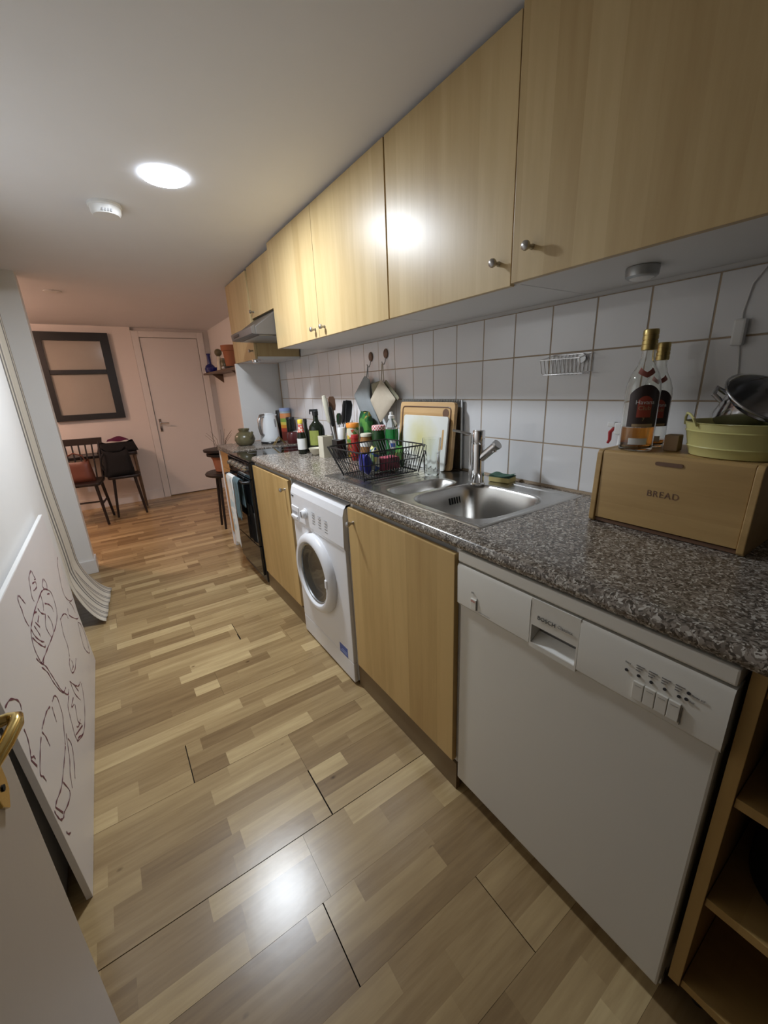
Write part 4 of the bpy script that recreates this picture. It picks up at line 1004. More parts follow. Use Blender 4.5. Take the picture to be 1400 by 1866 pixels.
part(mg, 'cup', MB().lathe([(0.026, 0), (0.031, 0.004), (0.033, 0.085), (0.030, 0.085), (0.028, 0.008), (0.0001, 0.006)], 26), 'whitecer')
part(mg, 'handle', MB().tube([(-0.031, 0, 0.072), (-0.052, 0, 0.066), (-0.055, 0, 0.035), (-0.031, 0, 0.022)], 0.005, 10), 'whitecer')
single('caddy', 'dark red lacquered caddy beside the far worktop edge', 'caddy', MB().lathe([(0.040, 0), (0.043, 0.004), (0.043, 0.078), (0.036, 0.088), (0.0001, 0.090)], 26), 'maroon').location = (0.510, 2.980, ZF)
single('coffee_press', 'tall black flask behind the kettle', 'flask', MB().lathe([(0.034, 0), (0.036, 0.004), (0.035, 0.19), (0.030, 0.21), (0.026, 0.245), (0.0001, 0.248)], 24), 'black').location = (0.545, 3.33, ZF)
tv = thing('wire_trivet', 'folded wire trivet leaning on the far worktop', 'trivet', (0.400, 2.98, ZF))
part(tv, 'frame', MB().tube([(-0.06, -0.035, 0.004), (0.0, -0.01, 0.060), (0.055, 0.02, 0.004)], 0.003, 8), 'gold')
part(tv, 'frame', MB().tube([(-0.06, -0.005, 0.004), (0.0, 0.02, 0.060), (0.055, 0.05, 0.004)], 0.003, 8), 'gold')
for k in range(4):
    t = 0.2 + 0.2 * k
    part(tv, 'cross_wire', MB().cyl((lerp(-0.06, 0.0, t), lerp(-0.035, -0.01, t), lerp(0.004, 0.06, t)), (lerp(-0.06, 0.0, t), lerp(-0.005, 0.02, t), lerp(0.004, 0.06, t)), 0.002, n=6), 'gold')

# ================================================================== HANGING ON THE TILES
XT = XW - 0.0055
def hook(label, y, z):
    h = thing('wall_hook', label, 'hook', (XT, y, z), group='round hooks on the tiles')
    M = Matrix.Rotation(R(-90), 4, 'Y')
    part(h, 'disc', MB().lathe([(0.017, 0), (0.019, 0.003), (0.017, 0.008), (0.010, 0.011), (0.0001, 0.011)], 24, sx=1.35).turn(M), 'hookwood')
    part(h, 'hook_arm', MB().tube([(-0.006, 0, -0.018), (-0.010, 0, -0.040), (-0.018, 0, -0.054), (-0.028, 0, -0.052), (-0.032, 0, -0.040)], 0.0028, 8), 'satin')
hook('dark round hook holding the grey oven glove', 1.930, 1.444)
hook('dark round hook holding the beige pot holder', 1.780, 1.449)
def soft_plate(outline, thick, mat, root, name, x0, bow=0.012):
    """quilted cloth: outline in (y,z), bowed away from the wall"""
    ys = [p[0] for p in outline]; zs = [p[1] for p in outline]
    cy, cz = sum(ys) / len(ys), sum(zs) / len(zs)
    m = MB(); rings = []
    steps = (1.0, 0.9, 0.6, 0.3)
    for side in (-1, 1):
        for s in (steps if side == -1 else steps):
            k = thick / 2 * (1 - s ** 4) ** 0.5 + 0.001
            rings.append([(x0 + side * k - bow * (1 - ((cz + (p[1] - cz) * s - min(zs)) / (max(zs) - min(zs)))) * 0.4, cy + (p[0] - cy) * s, cz + (p[1] - cz) * s) for p in outline])
    n = len(outline)
    for base in (0, 4):
        vs = [p for r in rings[base:base + 4] for p in r]
        fs = [(i * n + k, i * n + (k + 1) % n, (i + 1) * n + (k + 1) % n, (i + 1) * n + k) for i in range(3) for k in range(n)]
        fs.append(tuple(3 * n + k for k in range(n)))
        m.add(vs, fs)
    m.add(rings[0] + rings[4], [(k, (k + 1) % n, n + (k + 1) % n, n + k) for k in range(n)])
    return part(root, name, m, mat, world=True, weld=True, angle=60)
def round_poly(pts, r=0.012, n=4):
    out = []
    m = len(pts)
    for i in range(m):
        p0, p1, p2 = Vector(pts[i - 1]), Vector(pts[i]), Vector(pts[(i + 1) % m])
        a = p1 + (p0 - p1).normalized() * r; b = p1 + (p2 - p1).normalized() * r
        for k in range(n + 1):
            t = k / n
            q = a * (1 - t) ** 2 + p1 * 2 * t * (1 - t) + b * t ** 2
            out.append((q.x, q.y))
        mid1 = b + ((Vector(pts[(i + 1) % m]) - b) * 0.5); out.append((mid1.x, mid1.y))
    return out
og = thing('oven_glove', 'long grey oven glove hanging from the left hook', 'oven glove', (XT - 0.03, 1.93, 1.08))
soft_plate(round_poly([(1.955, 1.345), (2.085, 1.235), (2.03, 1.16), (1.955, 1.060), (1.800, 1.060), (1.905, 1.225), (1.90, 1.32)]), 0.020, 'greycloth', og, 'glove_body', XT - 0.036)
soft_plate(round_poly([(1.905, 1.30), (1.80, 1.315), (1.795, 1.285), (1.865, 1.235), (1.885, 1.20)], 0.008), 0.018, 'olivecloth', og, 'thumb', XT - 0.022)
part(og, 'hanging_loop', MB().tube([(XT - 0.024, 1.938, 1.335), (XT - 0.024, 1.934, 1.40), (XT - 0.028, 1.928, 1.40), (XT - 0.030, 1.944, 1.335)], 0.0025, 6), 'greycloth', world=True)
ph = thing('pot_holder', 'beige diamond pot holder hanging from the right hook', 'pot holder', (XT - 0.05, 1.74, 1.09))
soft_plate(round_poly([(1.755, 1.320), (1.868, 1.212), (1.770, 1.090), (1.622, 1.216)]), 0.016, 'beigecloth', ph, 'pad', XT - 0.058)
soft_plate(round_poly([(1.735, 1.318), (1.80, 1.23), (1.74, 1.15), (1.612, 1.222)]), 0.010, 'olivecloth', ph, 'back_pad', XT - 0.041)
part(ph, 'hanging_loop', MB().tube([(XT - 0.052, 1.762, 1.315), (XT - 0.030, 1.782, 1.398), (XT - 0.028, 1.778, 1.398), (XT - 0.050, 1.742, 1.312)], 0.003, 6), 'beigecloth', world=True)

# wire soap basket
bk = thing('wire_basket', 'small wire soap basket fixed to the tiles', 'basket', (0.57, 0.70, 1.30))
bx0, bx1, by0, by1 = 0.540, XT - 0.002, 0.632, 0.770
part(bk, 'rim', MB().tube([(bx1, by0, 1.360), (bx0, by0, 1.345), (bx0, by1, 1.345), (bx1, by1, 1.360)], 0.0016, 6, True), 'chrome', world=True)
for k in range(11):
    yy = lerp(by0, by1, k / 10)
    part(bk, 'wire', MB().tube([(bx0, yy, 1.345), (bx0 + 0.012, yy - 0.0, 1.303), (bx0 + 0.035, yy, 1.296), (bx1, yy, 1.305), (bx1, yy, 1.360)], 0.0011, 6), 'chrome', world=True)
part(bk, 'suction_mount', MB().cyl((bx1, 0.665, 1.345), (bx1 - 0.008, 0.665, 1.345), 0.014, n=18), 'silver', world=True)
part(bk, 'floor_wire', MB().tube([(0.562, by0, 1.299), (0.562, by1, 1.299)], 0.0011, 6), 'chrome', world=True)

# ---- boards leaning on the tiles
def leaning(root_label, name, cat, y0, y1, h, th, xfoot, lean, mat, rad, extra=None, group=None):
    t = thing(name, root_label, cat, (xfoot, (y0 + y1) / 2, 0.9042), 0, group)
    w = (y1 - y0) / 2
    pts = round_poly([(-w, 0), (w, 0), (w, h), (-w, h)], rad, 4)
    M = Matrix.Rotation(lean, 4, 'Y')
    part(t, 'board', MB().prism(pts, 'x', 0, th).turn(M), mat, 0.002)
    if extra: extra(t, M, w, h, th)
    return t
GB = 'boards leaning on the tiles'
def wood_extra(t, M, w, h, th):
    loopp = [(-w + 0.022, 0.022), (w - 0.022, 0.022), (w - 0.022, h - 0.022), (-w + 0.022, h - 0.022)]
    part(t, 'juice_groove', MB().tube([(-0.0006, p[0], p[1]) for p in round_poly(loopp, 0.02, 4)], 0.0032, 6, True).turn(M), 'hookwood')
    part(t, 'hanging_hole', MB().lathe([(0.020, 0), (0.0001, 0.0001)], 20, caps=False).turn(M @ Matrix.Translation((-0.0012, -w + 0.055, h - 0.048)) @ Matrix.Rotation(R(-90), 4, 'Y')), 'hookwood')
leaning('wooden chopping board with a juice groove leaning on the tiles', 'chopping_board', 'board', 1.202, 1.598, 0.302, 0.018, 0.537, R(6.0), 'boardwood', 0.02, wood_extra, GB)
def white_extra(t, M, w, h, th):
    part(t, 'handle_slot', MB().prism(round_poly([(-w + 0.020, 0.095), (-w + 0.032, 0.095), (-w + 0.032, 0.185), (-w + 0.020, 0.185)], 0.006, 3), 'x', -0.0006, 0.0004).turn(M), 'boardwood')
leaning('white plastic chopping board leaning in front of the wooden one', 'chopping_board', 'board', 1.218, 1.540, 0.242, 0.008, 0.514, R(7.0), 'whiteboard', 0.014, white_extra, GB)
rk = thing('metal_tray', 'thin grey metal tray standing behind the chopping boards', 'tray', (0.605, 1.41, 0.9042))
part(rk, 'sheet', MB().box(0.606, 1.195, 0.905, 0.609, 1.625, 1.206), 'silver', 0.001, world=True)
part(rk, 'rolled_edge', MB().tube([(0.603, 1.196, 0.910), (0.603, 1.196, 1.209), (0.603, 1.624, 1.209), (0.603, 1.624, 0.910)], 0.006, 8), 'silver', world=True)
for k in range(40):
    yy = 1.202 + k * 0.0107
    part(rk, 'edge_rib', MB().cyl((0.5955, yy, 1.203), (0.5955, yy, 1.216), 0.0024, n=6), 'silver', world=True)

# ================================================================== BREAD BIN AND WHAT STANDS ON IT
bb = thing('bread_bin', 'pale wooden bread bin with drop front and engraved BREAD', 'bread bin', (0.485, 0.285, ZW))
BXF, BXB = 0.378, 0.600
sidep = round_poly([(BXF - 0.006, ZW), (BXB, ZW), (BXB, 1.099), (BXF + 0.004, 1.099)], 0.014, 4)
part(bb, 'side_panel', MB().prism(sidep, 'y', 0.444, 0.458), 'oakbox', 0.002, world=True)
part(bb, 'side_panel', MB().prism(sidep, 'y', 0.112, 0.126), 'oakbox', 0.002, world=True)
part(bb, 'top_panel', MB().box(BXF + 0.022, 0.1262, 1.086, BXB, 0.4438, 1.0985), 'oakbox', 0.001, world=True)
part(bb, 'back_panel', MB().box(BXB - 0.01, 0.1262, 0.906, BXB, 0.4438, 1.0855), 'oakbox', world=True)
part(bb, 'base_panel', MB().box(BXF + 0.004, 0.1262, 0.902, BXB - 0.0105, 0.4438, 0.911), 'hookwood', world=True)
fr = part(bb, 'drop_front', MB().prism([(BXF, 0.914), (BXF + 0.012, 0.914), (BXF + 0.021, 1.097), (BXF + 0.012, 1.099), (BXF + 0.006, 1.093)], 'y', 0.127, 0.443), 'oakbox', 0.0015, world=True)
part(fr, 'finger_slot', MB().prism(round_poly([(0.255, 1.075), (0.314, 1.075), (0.314, 1.084), (0.255, 1.084)], 0.0043, 4), 'x', BXF + 0.0035, BXF + 0.0062), 'hookwood', world=True)
lettering(fr, 'BREAD', 0.0215, Vector((BXF + 0.0026, 0.3225, 0.9975)) - Vector(bb.location), (R(88.2), 0, R(-90)), 'hookwood', 0.0006, 'engraved_lettering', spacing=1.12)

ZBIN = 1.0990
def rum(label, loc, sc, rz, fill, logo):
    t = thing('rum_bottle', label, 'bottle', loc, rz, 'rum bottles on the bread bin')
    P = lambda L: [(r * sc, z * sc) for r, z in L]
    part(t, 'bottle_glass', MB().lathe(P([(0.034, 0), (0.038, 0.003), (0.039, 0.012), (0.039, 0.150), (0.037, 0.168), (0.030, 0.190), (0.019, 0.212), (0.0148, 0.228), (0.0140, 0.250), (0.0118, 0.250), (0.0126, 0.228), (0.0168, 0.211), (0.0278, 0.189), (0.0346, 0.168), (0.0366, 0.150), (0.0366, 0.014), (0.030, 0.008), (0.0001, 0.010)]), 40), 'bottleglass')
    if fill:
        part(t, 'rum', MB().lathe(P([(0.0001, 0.0105), (0.030, 0.0086), (0.0364, 0.0145), (0.0364, fill), (0.0001, fill)]), 36), 'rum')
    c = part(t, 'cap', MB().lathe(P([(0.0155, 0.2445), (0.0172, 0.246), (0.0172, 0.256), (0.0160, 0.2565), (0.0160, 0.258), (0.0172, 0.2585), (0.0172, 0.266), (0.0158, 0.2667), (0.0158, 0.2685), (0.0172, 0.269), (0.0171, 0.277), (0.0160, 0.2775), (0.0160, 0.279), (0.0171, 0.2795), (0.0168, 0.289), (0.0155, 0.292), (0.0001, 0.2925)]), 30), 'gold')
    def lab(name, mat, a0, a1, z0, z1, rr, parent=t, top=None):
        def fn(u, v):
            a = R(a0 + (a1 - a0) * u)
            zt = z1 if top is None else z1 + top * (1 - (2 * u - 1) ** 2)
            return (rr * sc * math.cos(a), rr * sc * math.sin(a), (z0 + (zt - z0) * v) * sc)
        return part(parent, name, MB().grid(fn, 20, 5), mat)
    L1 = lab('front_label', 'label_dark', 155, 262, 0.062, 0.142, 0.0393, top=0.022)
    lab('label_medallion', 'label_red', 186, 232, 0.086, 0.128, 0.0396, L1, top=0.010)
    lab('label_strip', 'label_tan', 175, 245, 0.063, 0.070, 0.0396, L1)
    lab('bottom_label', 'whitelabel', 170, 232, 0.018, 0.034, 0.0393)
    if not logo: return t
    def nl(u, v):
        a = R(155 + 100 * u); z = 0.180 + 0.013 * v + 0.012 * (abs(2 * u - 1))
        r = 0.0358 - (z - 0.172) * 0.62
        return (r * sc * math.cos(a), r * sc * math.sin(a), z * sc)
    part(t, 'neck_label', MB().grid(nl, 16, 3), 'label_red')
    # curved lettering on the label
    for s, size, z, mat in logo:
        me = text_mesh(s, size, 0.0002, 'CENTER')
        rr = 0.0399 * sc
        for vtx in me.vertices:
            a = R(209) + vtx.co.x / rr; zz = vtx.co.y + z * sc; dd = vtx.co.z
            vtx.co = ((rr + dd) * math.cos(a), (rr + dd) * math.sin(a), zz)
        me.materials.clear(); me.materials.append(MT[mat]); link('label_lettering', me, L1)
    return t
rum('larger rum bottle part filled with amber rum on the bread bin', (0.436, 0.390, ZBIN), 1.0, R(8), 0.060, [('Havana', 0.0145, 0.118, 'whitelabel'), ('Club', 0.0145, 0.104, 'label_tan'), ('7', 0.012, 0.077, 'label_tan')])
rum('smaller rum bottle standing behind the larger rum bottle', (0.519, 0.392, ZBIN), 0.905, R(8), 0.022, [('Havana', 0.0125, 0.118, 'whitelabel'), ('Club', 0.0125, 0.104, 'label_tan')])
single('cork_block', 'small tan cork block between rum bottles and yellow tub', 'block', MB().prism([(-0.016, 0), (0.016, 0), (0.014, 0.040), (-0.014, 0.040)], 'y', -0.016, 0.016), 'cork', 0.003).location = (0.480, 0.320, ZBIN)

# oval yellow tub with pans
tu = thing('metal_tub', 'oval pale yellow metal tub on the bread bin', 'tub', (0.482, 0.190, ZBIN))
def oval(rx, ry, z, n=48): return [(rx * math.cos(2 * PI * k / n), ry * math.sin(2 * PI * k / n), z) for k in range(n)]
part(tu, 'wall', ringmesh([oval(0.068, 0.088, 0), oval(0.072, 0.092, 0.002), oval(0.076, 0.0965, 0.020), oval(0.0785, 0.099, 0.022), oval(0.077, 0.0975, 0.0245), oval(0.0845, 0.104, 0.056), oval(0.087, 0.1065, 0.058), oval(0.085, 0.1045, 0.0605), oval(0.089, 0.108, 0.076), oval(0.0915, 0.1105, 0.0775), oval(0.0885, 0.1075, 0.0785), oval(0.085, 0.104, 0.074), oval(0.070, 0.090, 0.006)]), 'yellowtub')
part(tu, 'carry_handle', MB().tube([(-0.075, 0.062, 0.070), (-0.079, 0.069, 0.088), (-0.070, 0.080, 0.097), (-0.052, 0.092, 0.098), (-0.030, 0.102, 0.088), (-0.022, 0.104, 0.070)], 0.0028, 8), 'yellowtub')
def pan(name, label, loc, rot, r, h, mat, lugs):
    t = thing(name, label, 'pan', loc); t.rotation_euler = rot
    part(t, 'vessel', MB().lathe([(r * 0.90, 0), (r * 0.97, 0.006), (r, h), (r * 1.03, h + 0.002), (r * 0.97, h), (r * 0.94, 0.008), (0.0001, 0.006)], 40), mat)
    for a in lugs:
        c, s = math.cos(a), math.sin(a)
        part(t, 'handle', MB().tube([(r * c - 0.02 * s, r * s + 0.02 * c, h * 0.75), ((r + 0.022) * c - 0.016 * s, (r + 0.022) * s + 0.016 * c, h * 0.85), ((r + 0.022) * c + 0.016 * s, (r + 0.022) * s - 0.016 * c, h * 0.85), (r * c + 0.02 * s, r * s - 0.02 * c, h * 0.75)], 0.005, 10), mat)
    return t
pan('saucepan', 'steel saucepan tilted in the yellow tub', (0.494, 0.200, 1.168), (R(32), R(-20), 0), 0.062, 0.060, 'panmetal', (R(100),))
pan('frying_pan', 'dark pan lying in the yellow tub', (0.482, 0.188, 1.112), (0, 0, 0), 0.064, 0.030, 'darkpot', ())
li = thing('glass_lid', 'glass saucepan lid leaning on top of the pans', 'lid', (0.4715, 0.1585, 1.2305)); li.rotation_euler = (R(32), R(-20), 0)
part(li, 'glass_dome', MB().lathe([(0.078, 0), (0.070, 0.010), (0.045, 0.020), (0.0001, 0.024), ], 36, caps=False), 'clear')
part(li, 'steel_rim', MB().tube([(0.078 * math.cos(2 * PI * k / 36), 0.078 * math.sin(2 * PI * k / 36), 0) for k in range(36)], 0.0028, 8, True), 'panmetal')
part(li, 'knob', MB().lathe([(0.008, 0.022), (0.007, 0.030), (0.014, 0.036), (0.012, 0.044), (0.0001, 0.045)], 18), 'black')

# spray bottle behind the bin
sb = thing('spray_bottle', 'white trigger spray bottle with red trigger behind the bread bin', 'bottle', (0.588, 0.498, ZW))
part(sb, 'bottle_body', MB().lathe([(0.022, 0), (0.023, 0.005), (0.023, 0.13), (0.018, 0.165), (0.012, 0.19), (0.012, 0.215)], 24, sx=0.85), 'whiteplas')
part(sb, 'spray_head', MB().box(-0.012, -0.020, 0.215, 0.012, 0.022, 0.250).box(-0.009, 0.022, 0.236, 0.009, 0.046, 0.252), 'whiteplas', 0.004)
part(sb, 'trigger', MB().tube([(0.0, 0.026, 0.235), (0.0, 0.038, 0.220), (0.0, 0.037, 0.196), (0.0, 0.042, 0.186)], [0.005, 0.006, 0.005, 0.004], 10), 'redplas')

# ---- things in the near shelf unit
jar('green_canister', 'green canister on the top shelf of the open unit', 'canister', (0.165, -0.095, 0.6185), 0.050, 0.17, 'darkgreen', 'greenlabel', 0.02, 0.95)
packet('food_bag', 'blue and orange printed bag lying on the top open shelf', 'bag', (0.070, -0.125, 0.6185), R(90), 0.13, 0.05, 0.045, 'bluebagprint')
pan('casserole_pot', 'dark casserole pot on the middle shelf of the open unit', (0.185, -0.158, 0.3725), (0, 0, 0), 0.115, 0.13, 'darkpot', (R(180),))

# ================================================================== LEFT SIDE: WHITEBOARD AND CURTAIN
wb = thing('whiteboard', 'large white board with purple line drawing leaning on the left wall', 'whiteboard', (-0.990, 0.955, 0.0005))
lean = math.atan2(-0.032, 0.79)
ML = Matrix.Rotation(lean, 4, 'Y')
BWD, BHT = 1.235, 0.795
part(wb, 'panel', MB().box(-0.015, 0, 0, 0, BWD, BHT).turn(ML), 'boardwhite', 0.002)
part(wb, 'top_edge_strip', MB().box(-0.013, 0.001, BHT, -0.0005, BWD - 0.001, BHT + 0.002).turn(ML), 'whiteplas', 0.001)
# pen strokes in millimetres along the board and up the board
STROKES = [[(663,633),(510,639),(412,635),(375,629),(348,611),(334,582),(337,548),(343,527)],[(738,613),(802,572),(803,525),(761,487),(666,483),(564,494),(455,510),(381,520),(343,527)],[(421,618),(439,582),(442,567)],[(379,628),(390,596),(429,557),(457,539)],[(358,610),(395,567),(440,528),(456,527)],[(536,626),(556,598),(601,571)],[(648,592),(694,568),(729,539),(728,519)],[(601,571),(544,548),(564,494)],[(517,608),(473,604)],[(476,637),(507,627)],[(634,729),(577,724),(552,703),(523,676),(529,656)],[(641,726),(649,700),(653,689),(634,694)],[(591,696),(637,684),(626,668),(572,677)],[(390,740),(372,736),(366,715),(370,698)],[(396,737),(411,715),(425,696)],[(368,706),(360,674),(370,644)],[(761,646),(712,636),(735,612)],[(770,642),(788,615),(761,601)],[(1202,586),(1136,573),(1084,534),(1035,483),(1044,438),(1119,385),(1181,369)],[(931,385),(927,407),(877,435),(795,453),(783,443),(748,408),(740,357),(704,329)],[(998,405),(980,378),(1104,297),(1156,277)],[(1083,396),(1119,360),(1127,318)],[(1164,233),(1114,272),(1074,241),(1036,184),(1066,134),(1110,100),(1138,111),(1173,160),(1164,233)],[(663,633),(709,623),(738,613)],[(734,592),(773,578)],[(637,630),(625,603),(596,588)],[(625,554),(643,516),(617,490)],[(448,617),(477,584)],[(314,562),(336,532),(361,516),(382,519)],[(336,532),(372,496),(391,453),(413,399),(431,359),(472,313)],[(331,519),(364,478),(379,433),(403,388),(437,347),(490,331)],[(450,336),(482,306),(518,303)],[(569,302),(602,267),(630,240),(668,212),(719,196)],[(572,292),(574,242),(613,184)],[(610,258),(637,209)],[(488,297),(429,296),(408,274),(390,243),(375,214),(376,186)],[(725,186),(699,160),(631,132),(543,124),(468,138),(376,186)],[(519,234),(473,198),(498,161)],[(533,256),(464,265),(508,243)],[(432,203),(454,186),(510,173)],[(385,206),(506,147)],[(376,186),(401,180),(462,142)],[(338,406),(328,411),(292,418)],[(256,427),(215,442),(167,449),(125,453)],[(340,406),(354,385),(345,349),(334,330),(304,315),(247,287)],[(273,413),(265,395),(256,369)],[(116,450),(127,423),(127,391)],[(96,450),(52,442),(-5,423),(3,404),(8,384)],[(243,286),(193,284),(117,284),(72,288),(12,309),(-9,311)],[(293,271),(303,247),(295,228),(257,205),(206,189)],[(297,289),(263,265),(229,243),(186,231),(153,206)],[(106,278),(124,224),(87,225),(24,253)],[(-9,311),(19,259)],[(-27,316),(-22,294),(-12,270),(9,254),(24,253)],[(-32,641),(16,632),(53,604),(61,584),(53,574)],[(18,543),(15,518),(-1,494),(-14,483),(2,471),(5,460)],[(-20,481),(-4,445)],[(697,324),(660,323),(649,305),(652,285),(715,262),(796,263)],[(713,305),(709,283),(663,292)],[(-13,227),(-7,211),(10,196)]]
def ribbon(m, pts, w=0.0030, x=0.0006):
    """flat pen line through smoothed points"""
    P = [Vector((p[0] / 1000 + 0.035, p[1] / 1000)) for p in pts]
    if len(P) > 2:
        Q = []
        for i in range(len(P) - 1):
            a, b, c, d = P[max(i - 1, 0)], P[i], P[i + 1], P[min(i + 2, len(P) - 1)]
            for k in range(5):
                t = k / 5
                Q.append(0.5 * ((2 * b) + (c - a) * t + (2 * a - 5 * b + 4 * c - d) * t * t + (3 * b - a - 3 * c + d) * t ** 3))
        Q.append(P[-1]); P = Q
    vs = []
    for i, p in enumerate(P):
        t = P[min(i + 1, len(P) - 1)] - P[max(i - 1, 0)]
        if t.length < 1e-9: t = Vector((1, 0))
        t.normalize(); nn = Vector((-t.y, t.x)) * w * (0.75 + 0.35 * math.sin(i * 1.3))
        vs += [(x, p.x + nn.x, p.y + nn.y), (x, p.x - nn.x, p.y - nn.y)]
    m.add(vs, [(2 * i, 2 * i + 1, 2 * i + 3, 2 * i + 2) for i in range(len(P) - 1)])
ink = MB()
for s_ in STROKES:
    ribbon(ink, [(max(-25, min(1195, a)), min(b, 780)) for a, b in s_])
part(wb, 'pen_drawing', ink.turn(ML), 'pen', smooth=False, label='purple pen line drawing')

cu = thing('curtain', 'beige striped curtain whose hem spills onto the floor', 'curtain', (-1.08, 2.80, 0))
def curtain_fn(u, v):
    # u across the cloth, v from the rail down and out over the floor
    top, bend = 2.02, 0.30
    Lv = top - bend; Lc = 0.36; s = v * (Lv + Lc)
    y = 2.585 + 0.50 * u
    fold = 0.016 * math.sin(u * 2 * PI * 2.6 + 0.6) * (1 - 0.5 * max(0, (s - Lv) / Lc))
    xb = -1.085 + 0.018 * u
    if s < Lv:
        z = top - s
        w = smooth(0.9, 0.0, (top - s) - bend)
        return (xb + fold + 0.020 * w * w, y + (0.03 * (1 - u)) * (1 - w), z)
    t = min(1.0, (s - Lv) / Lc)
    z = bend * (1 - t) ** 1.6 + 0.010 + 0.02 * t * (1 - t)
    z += 0.012 * max(0, math.sin(u * 2 * PI * 2.6 + 0.6)) * t
    x = xb + fold * (1 - t) + 0.020 + 0.150 * t ** 1.25 - 0.02 * (1 - u) * t
    return (x, y - 0.015 * t * (1 - u) + 0.0 * t, z)
m = MB().grid(curtain_fn, 60, 70)
me = m.mesh('cloth', 'stripes', angle=180)
uvl = me.uv_layers.new(name='UVMap')
for lp in me.loops:
    i = lp.vertex_index
    uvl.data[lp.index].uv = ((i // 71) / 60, (i % 71) / 70)
co = link('cloth', me, cu); co.location = -Vector(cu.location)
md = co.modifiers.new('thickness', 'SOLIDIFY'); md.thickness = 0.0025
part(cu, 'curtain_rail', MB().cyl((-1.10, 2.572, 2.03), (-1.10, 3.505, 2.03), 0.009, n=12), 'black', world=True)

# ================================================================== DINING AREA
def spindle_chair(label, loc, rz):
    c = thing('dining_chair', label, 'chair', loc, rz)
    part(c, 'seat', MB().prism(round_poly([(-0.20, -0.20), (0.20, -0.20), (0.18, 0.20), (-0.18, 0.20)], 0.05, 5), 'z', 0.425, 0.455), 'darkwood', 0.008)
    for sx in (-1, 1):
        part(c, 'leg', MB().tube([(0.15 * sx, -0.15, 0.426), (0.185 * sx, -0.185, 0.0)], [0.017, 0.012], 10), 'darkwood')
        part(c, 'leg', MB().tube([(0.14 * sx, 0.15, 0.426), (0.175 * sx, 0.20, 0.0)], [0.017, 0.012], 10), 'darkwood')
        part(c, 'back_post', MB().tube([(0.165 * sx, 0.175, 0.45), (0.185 * sx, 0.235, 0.83)], [0.014, 0.011], 10), 'darkwood')
        part(c, 'stretcher', MB().cyl((0.165 * sx, -0.165, 0.22), (0.155 * sx, 0.175, 0.22), 0.009, n=8), 'darkwood')
    part(c, 'cross_stretcher', MB().cyl((-0.16, 0.0, 0.22), (0.16, 0.0, 0.22), 0.009, n=8), 'darkwood')
    part(c, 'top_rail', MB().prism([(-0.215, 0.805), (0.215, 0.805), (0.225, 0.875), (-0.225, 0.875)], 'y', 0.228, 0.250), 'darkwood', 0.006)
    for k in range(5):
        xx = -0.12 + 0.06 * k
        part(c, 'spindle', MB().tube([(xx * 0.9, 0.178, 0.45), (xx, 0.236, 0.81)], 0.0075, 8), 'darkwood')
    return c
spindle_chair('dark spindle-back chair with a tan leather bag on its seat', (-1.030, 5.10, 0), R(-10))
sb2 = thing('stool', 'low dark stool under the black bag by the far table', 'stool', (-0.645, 5.255, 0))
part(sb2, 'seat', MB().prism(round_poly([(-0.155, -0.15), (0.165, -0.15), (0.165, 0.15), (-0.155, 0.15)], 0.06, 5), 'z', 0.425, 0.452), 'darkwood', 0.006)
for (xx, yy) in ((-1, -1), (1, -1), (-1, 1), (1, 1)):
    part(sb2, 'leg', MB().tube([(0.10 * xx, 0.10 * yy, 0.426), (0.14 * xx, 0.14 * yy, 0)], [0.015, 0.011], 10), 'darkwood')
lb = thing('leather_bag', 'tan leather handbag on the spindle-back chair', 'bag', (-1.03, 5.085, 0.4555), R(-10))
def bagf(w, d, h, sag=0.0):
    def fn(u, v):
        a = u * 2 * PI; k = (1 - (2 * v - 1) ** 6 * 0.35) * (1 - 0.45 * v)
        x = math.copysign(abs(math.cos(a)) ** 0.6, math.cos(a)) * w / 2 * (1 - 0.18 * v)
        y = math.copysign(abs(math.sin(a)) ** 0.6, math.sin(a)) * d / 2 * k
        return (x, y, h * v - sag * v * (1 - abs(math.cos(a))) + 0.01 * math.sin(3 * a) * v)
    return MB().grid(fn, 30, 12)
bd = part(lb, 'bag_body', bagf(0.27, 0.15, 0.225, 0.03), 'leather', weld=True, angle=60)
part(lb, 'strap', MB().tube([(-0.09, -0.02, 0.20), (-0.07, -0.03, 0.27), (0.0, -0.035, 0.30), (0.07, -0.03, 0.27), (0.09, -0.02, 0.20)], 0.007, 8), 'leather')
bg = thing('black_bag', 'slumped black cloth bag on the second chair', 'bag', (-0.675, 5.235, 0.4525), R(10))
part(bg, 'bag_body', bagf(0.29, 0.25, 0.30, 0.06), 'blackcloth', weld=True, angle=60)
part(bg, 'strap', MB().tube([(-0.12, -0.06, 0.26), (-0.155, -0.09, 0.22), (-0.165, -0.09, 0.15), (-0.15, -0.08, 0.08)], 0.010, 8), 'blackcloth')
tbl = thing('side_table', 'dark drop-leaf table against the far wall', 'table', (-0.72, 5.62, 0))
part(tbl, 'tabletop', MB().prism(round_poly([(-0.55, -0.16), (0.265, -0.19), (0.265, 0.13), (-0.55, 0.14)], 0.05, 5), 'z', 0.635, 0.668), 'darkwood', 0.006)
for (xx, yy) in ((0.235, -0.16), (-0.50, -0.13), (0.235, 0.10), (-0.50, 0.11)):
    part(tbl, 'leg', MB().tube([(xx, yy, 0.634), (xx + 0.012, yy, 0)], [0.014, 0.010], 10), 'tablewood')
single('black_jacket', 'black jacket heaped on the far table', 'jacket', bagf(0.42, 0.20, 0.12, 0.02), 'blackcloth', weld=True, angle=60).location = (-0.640, 5.60, 0.669)
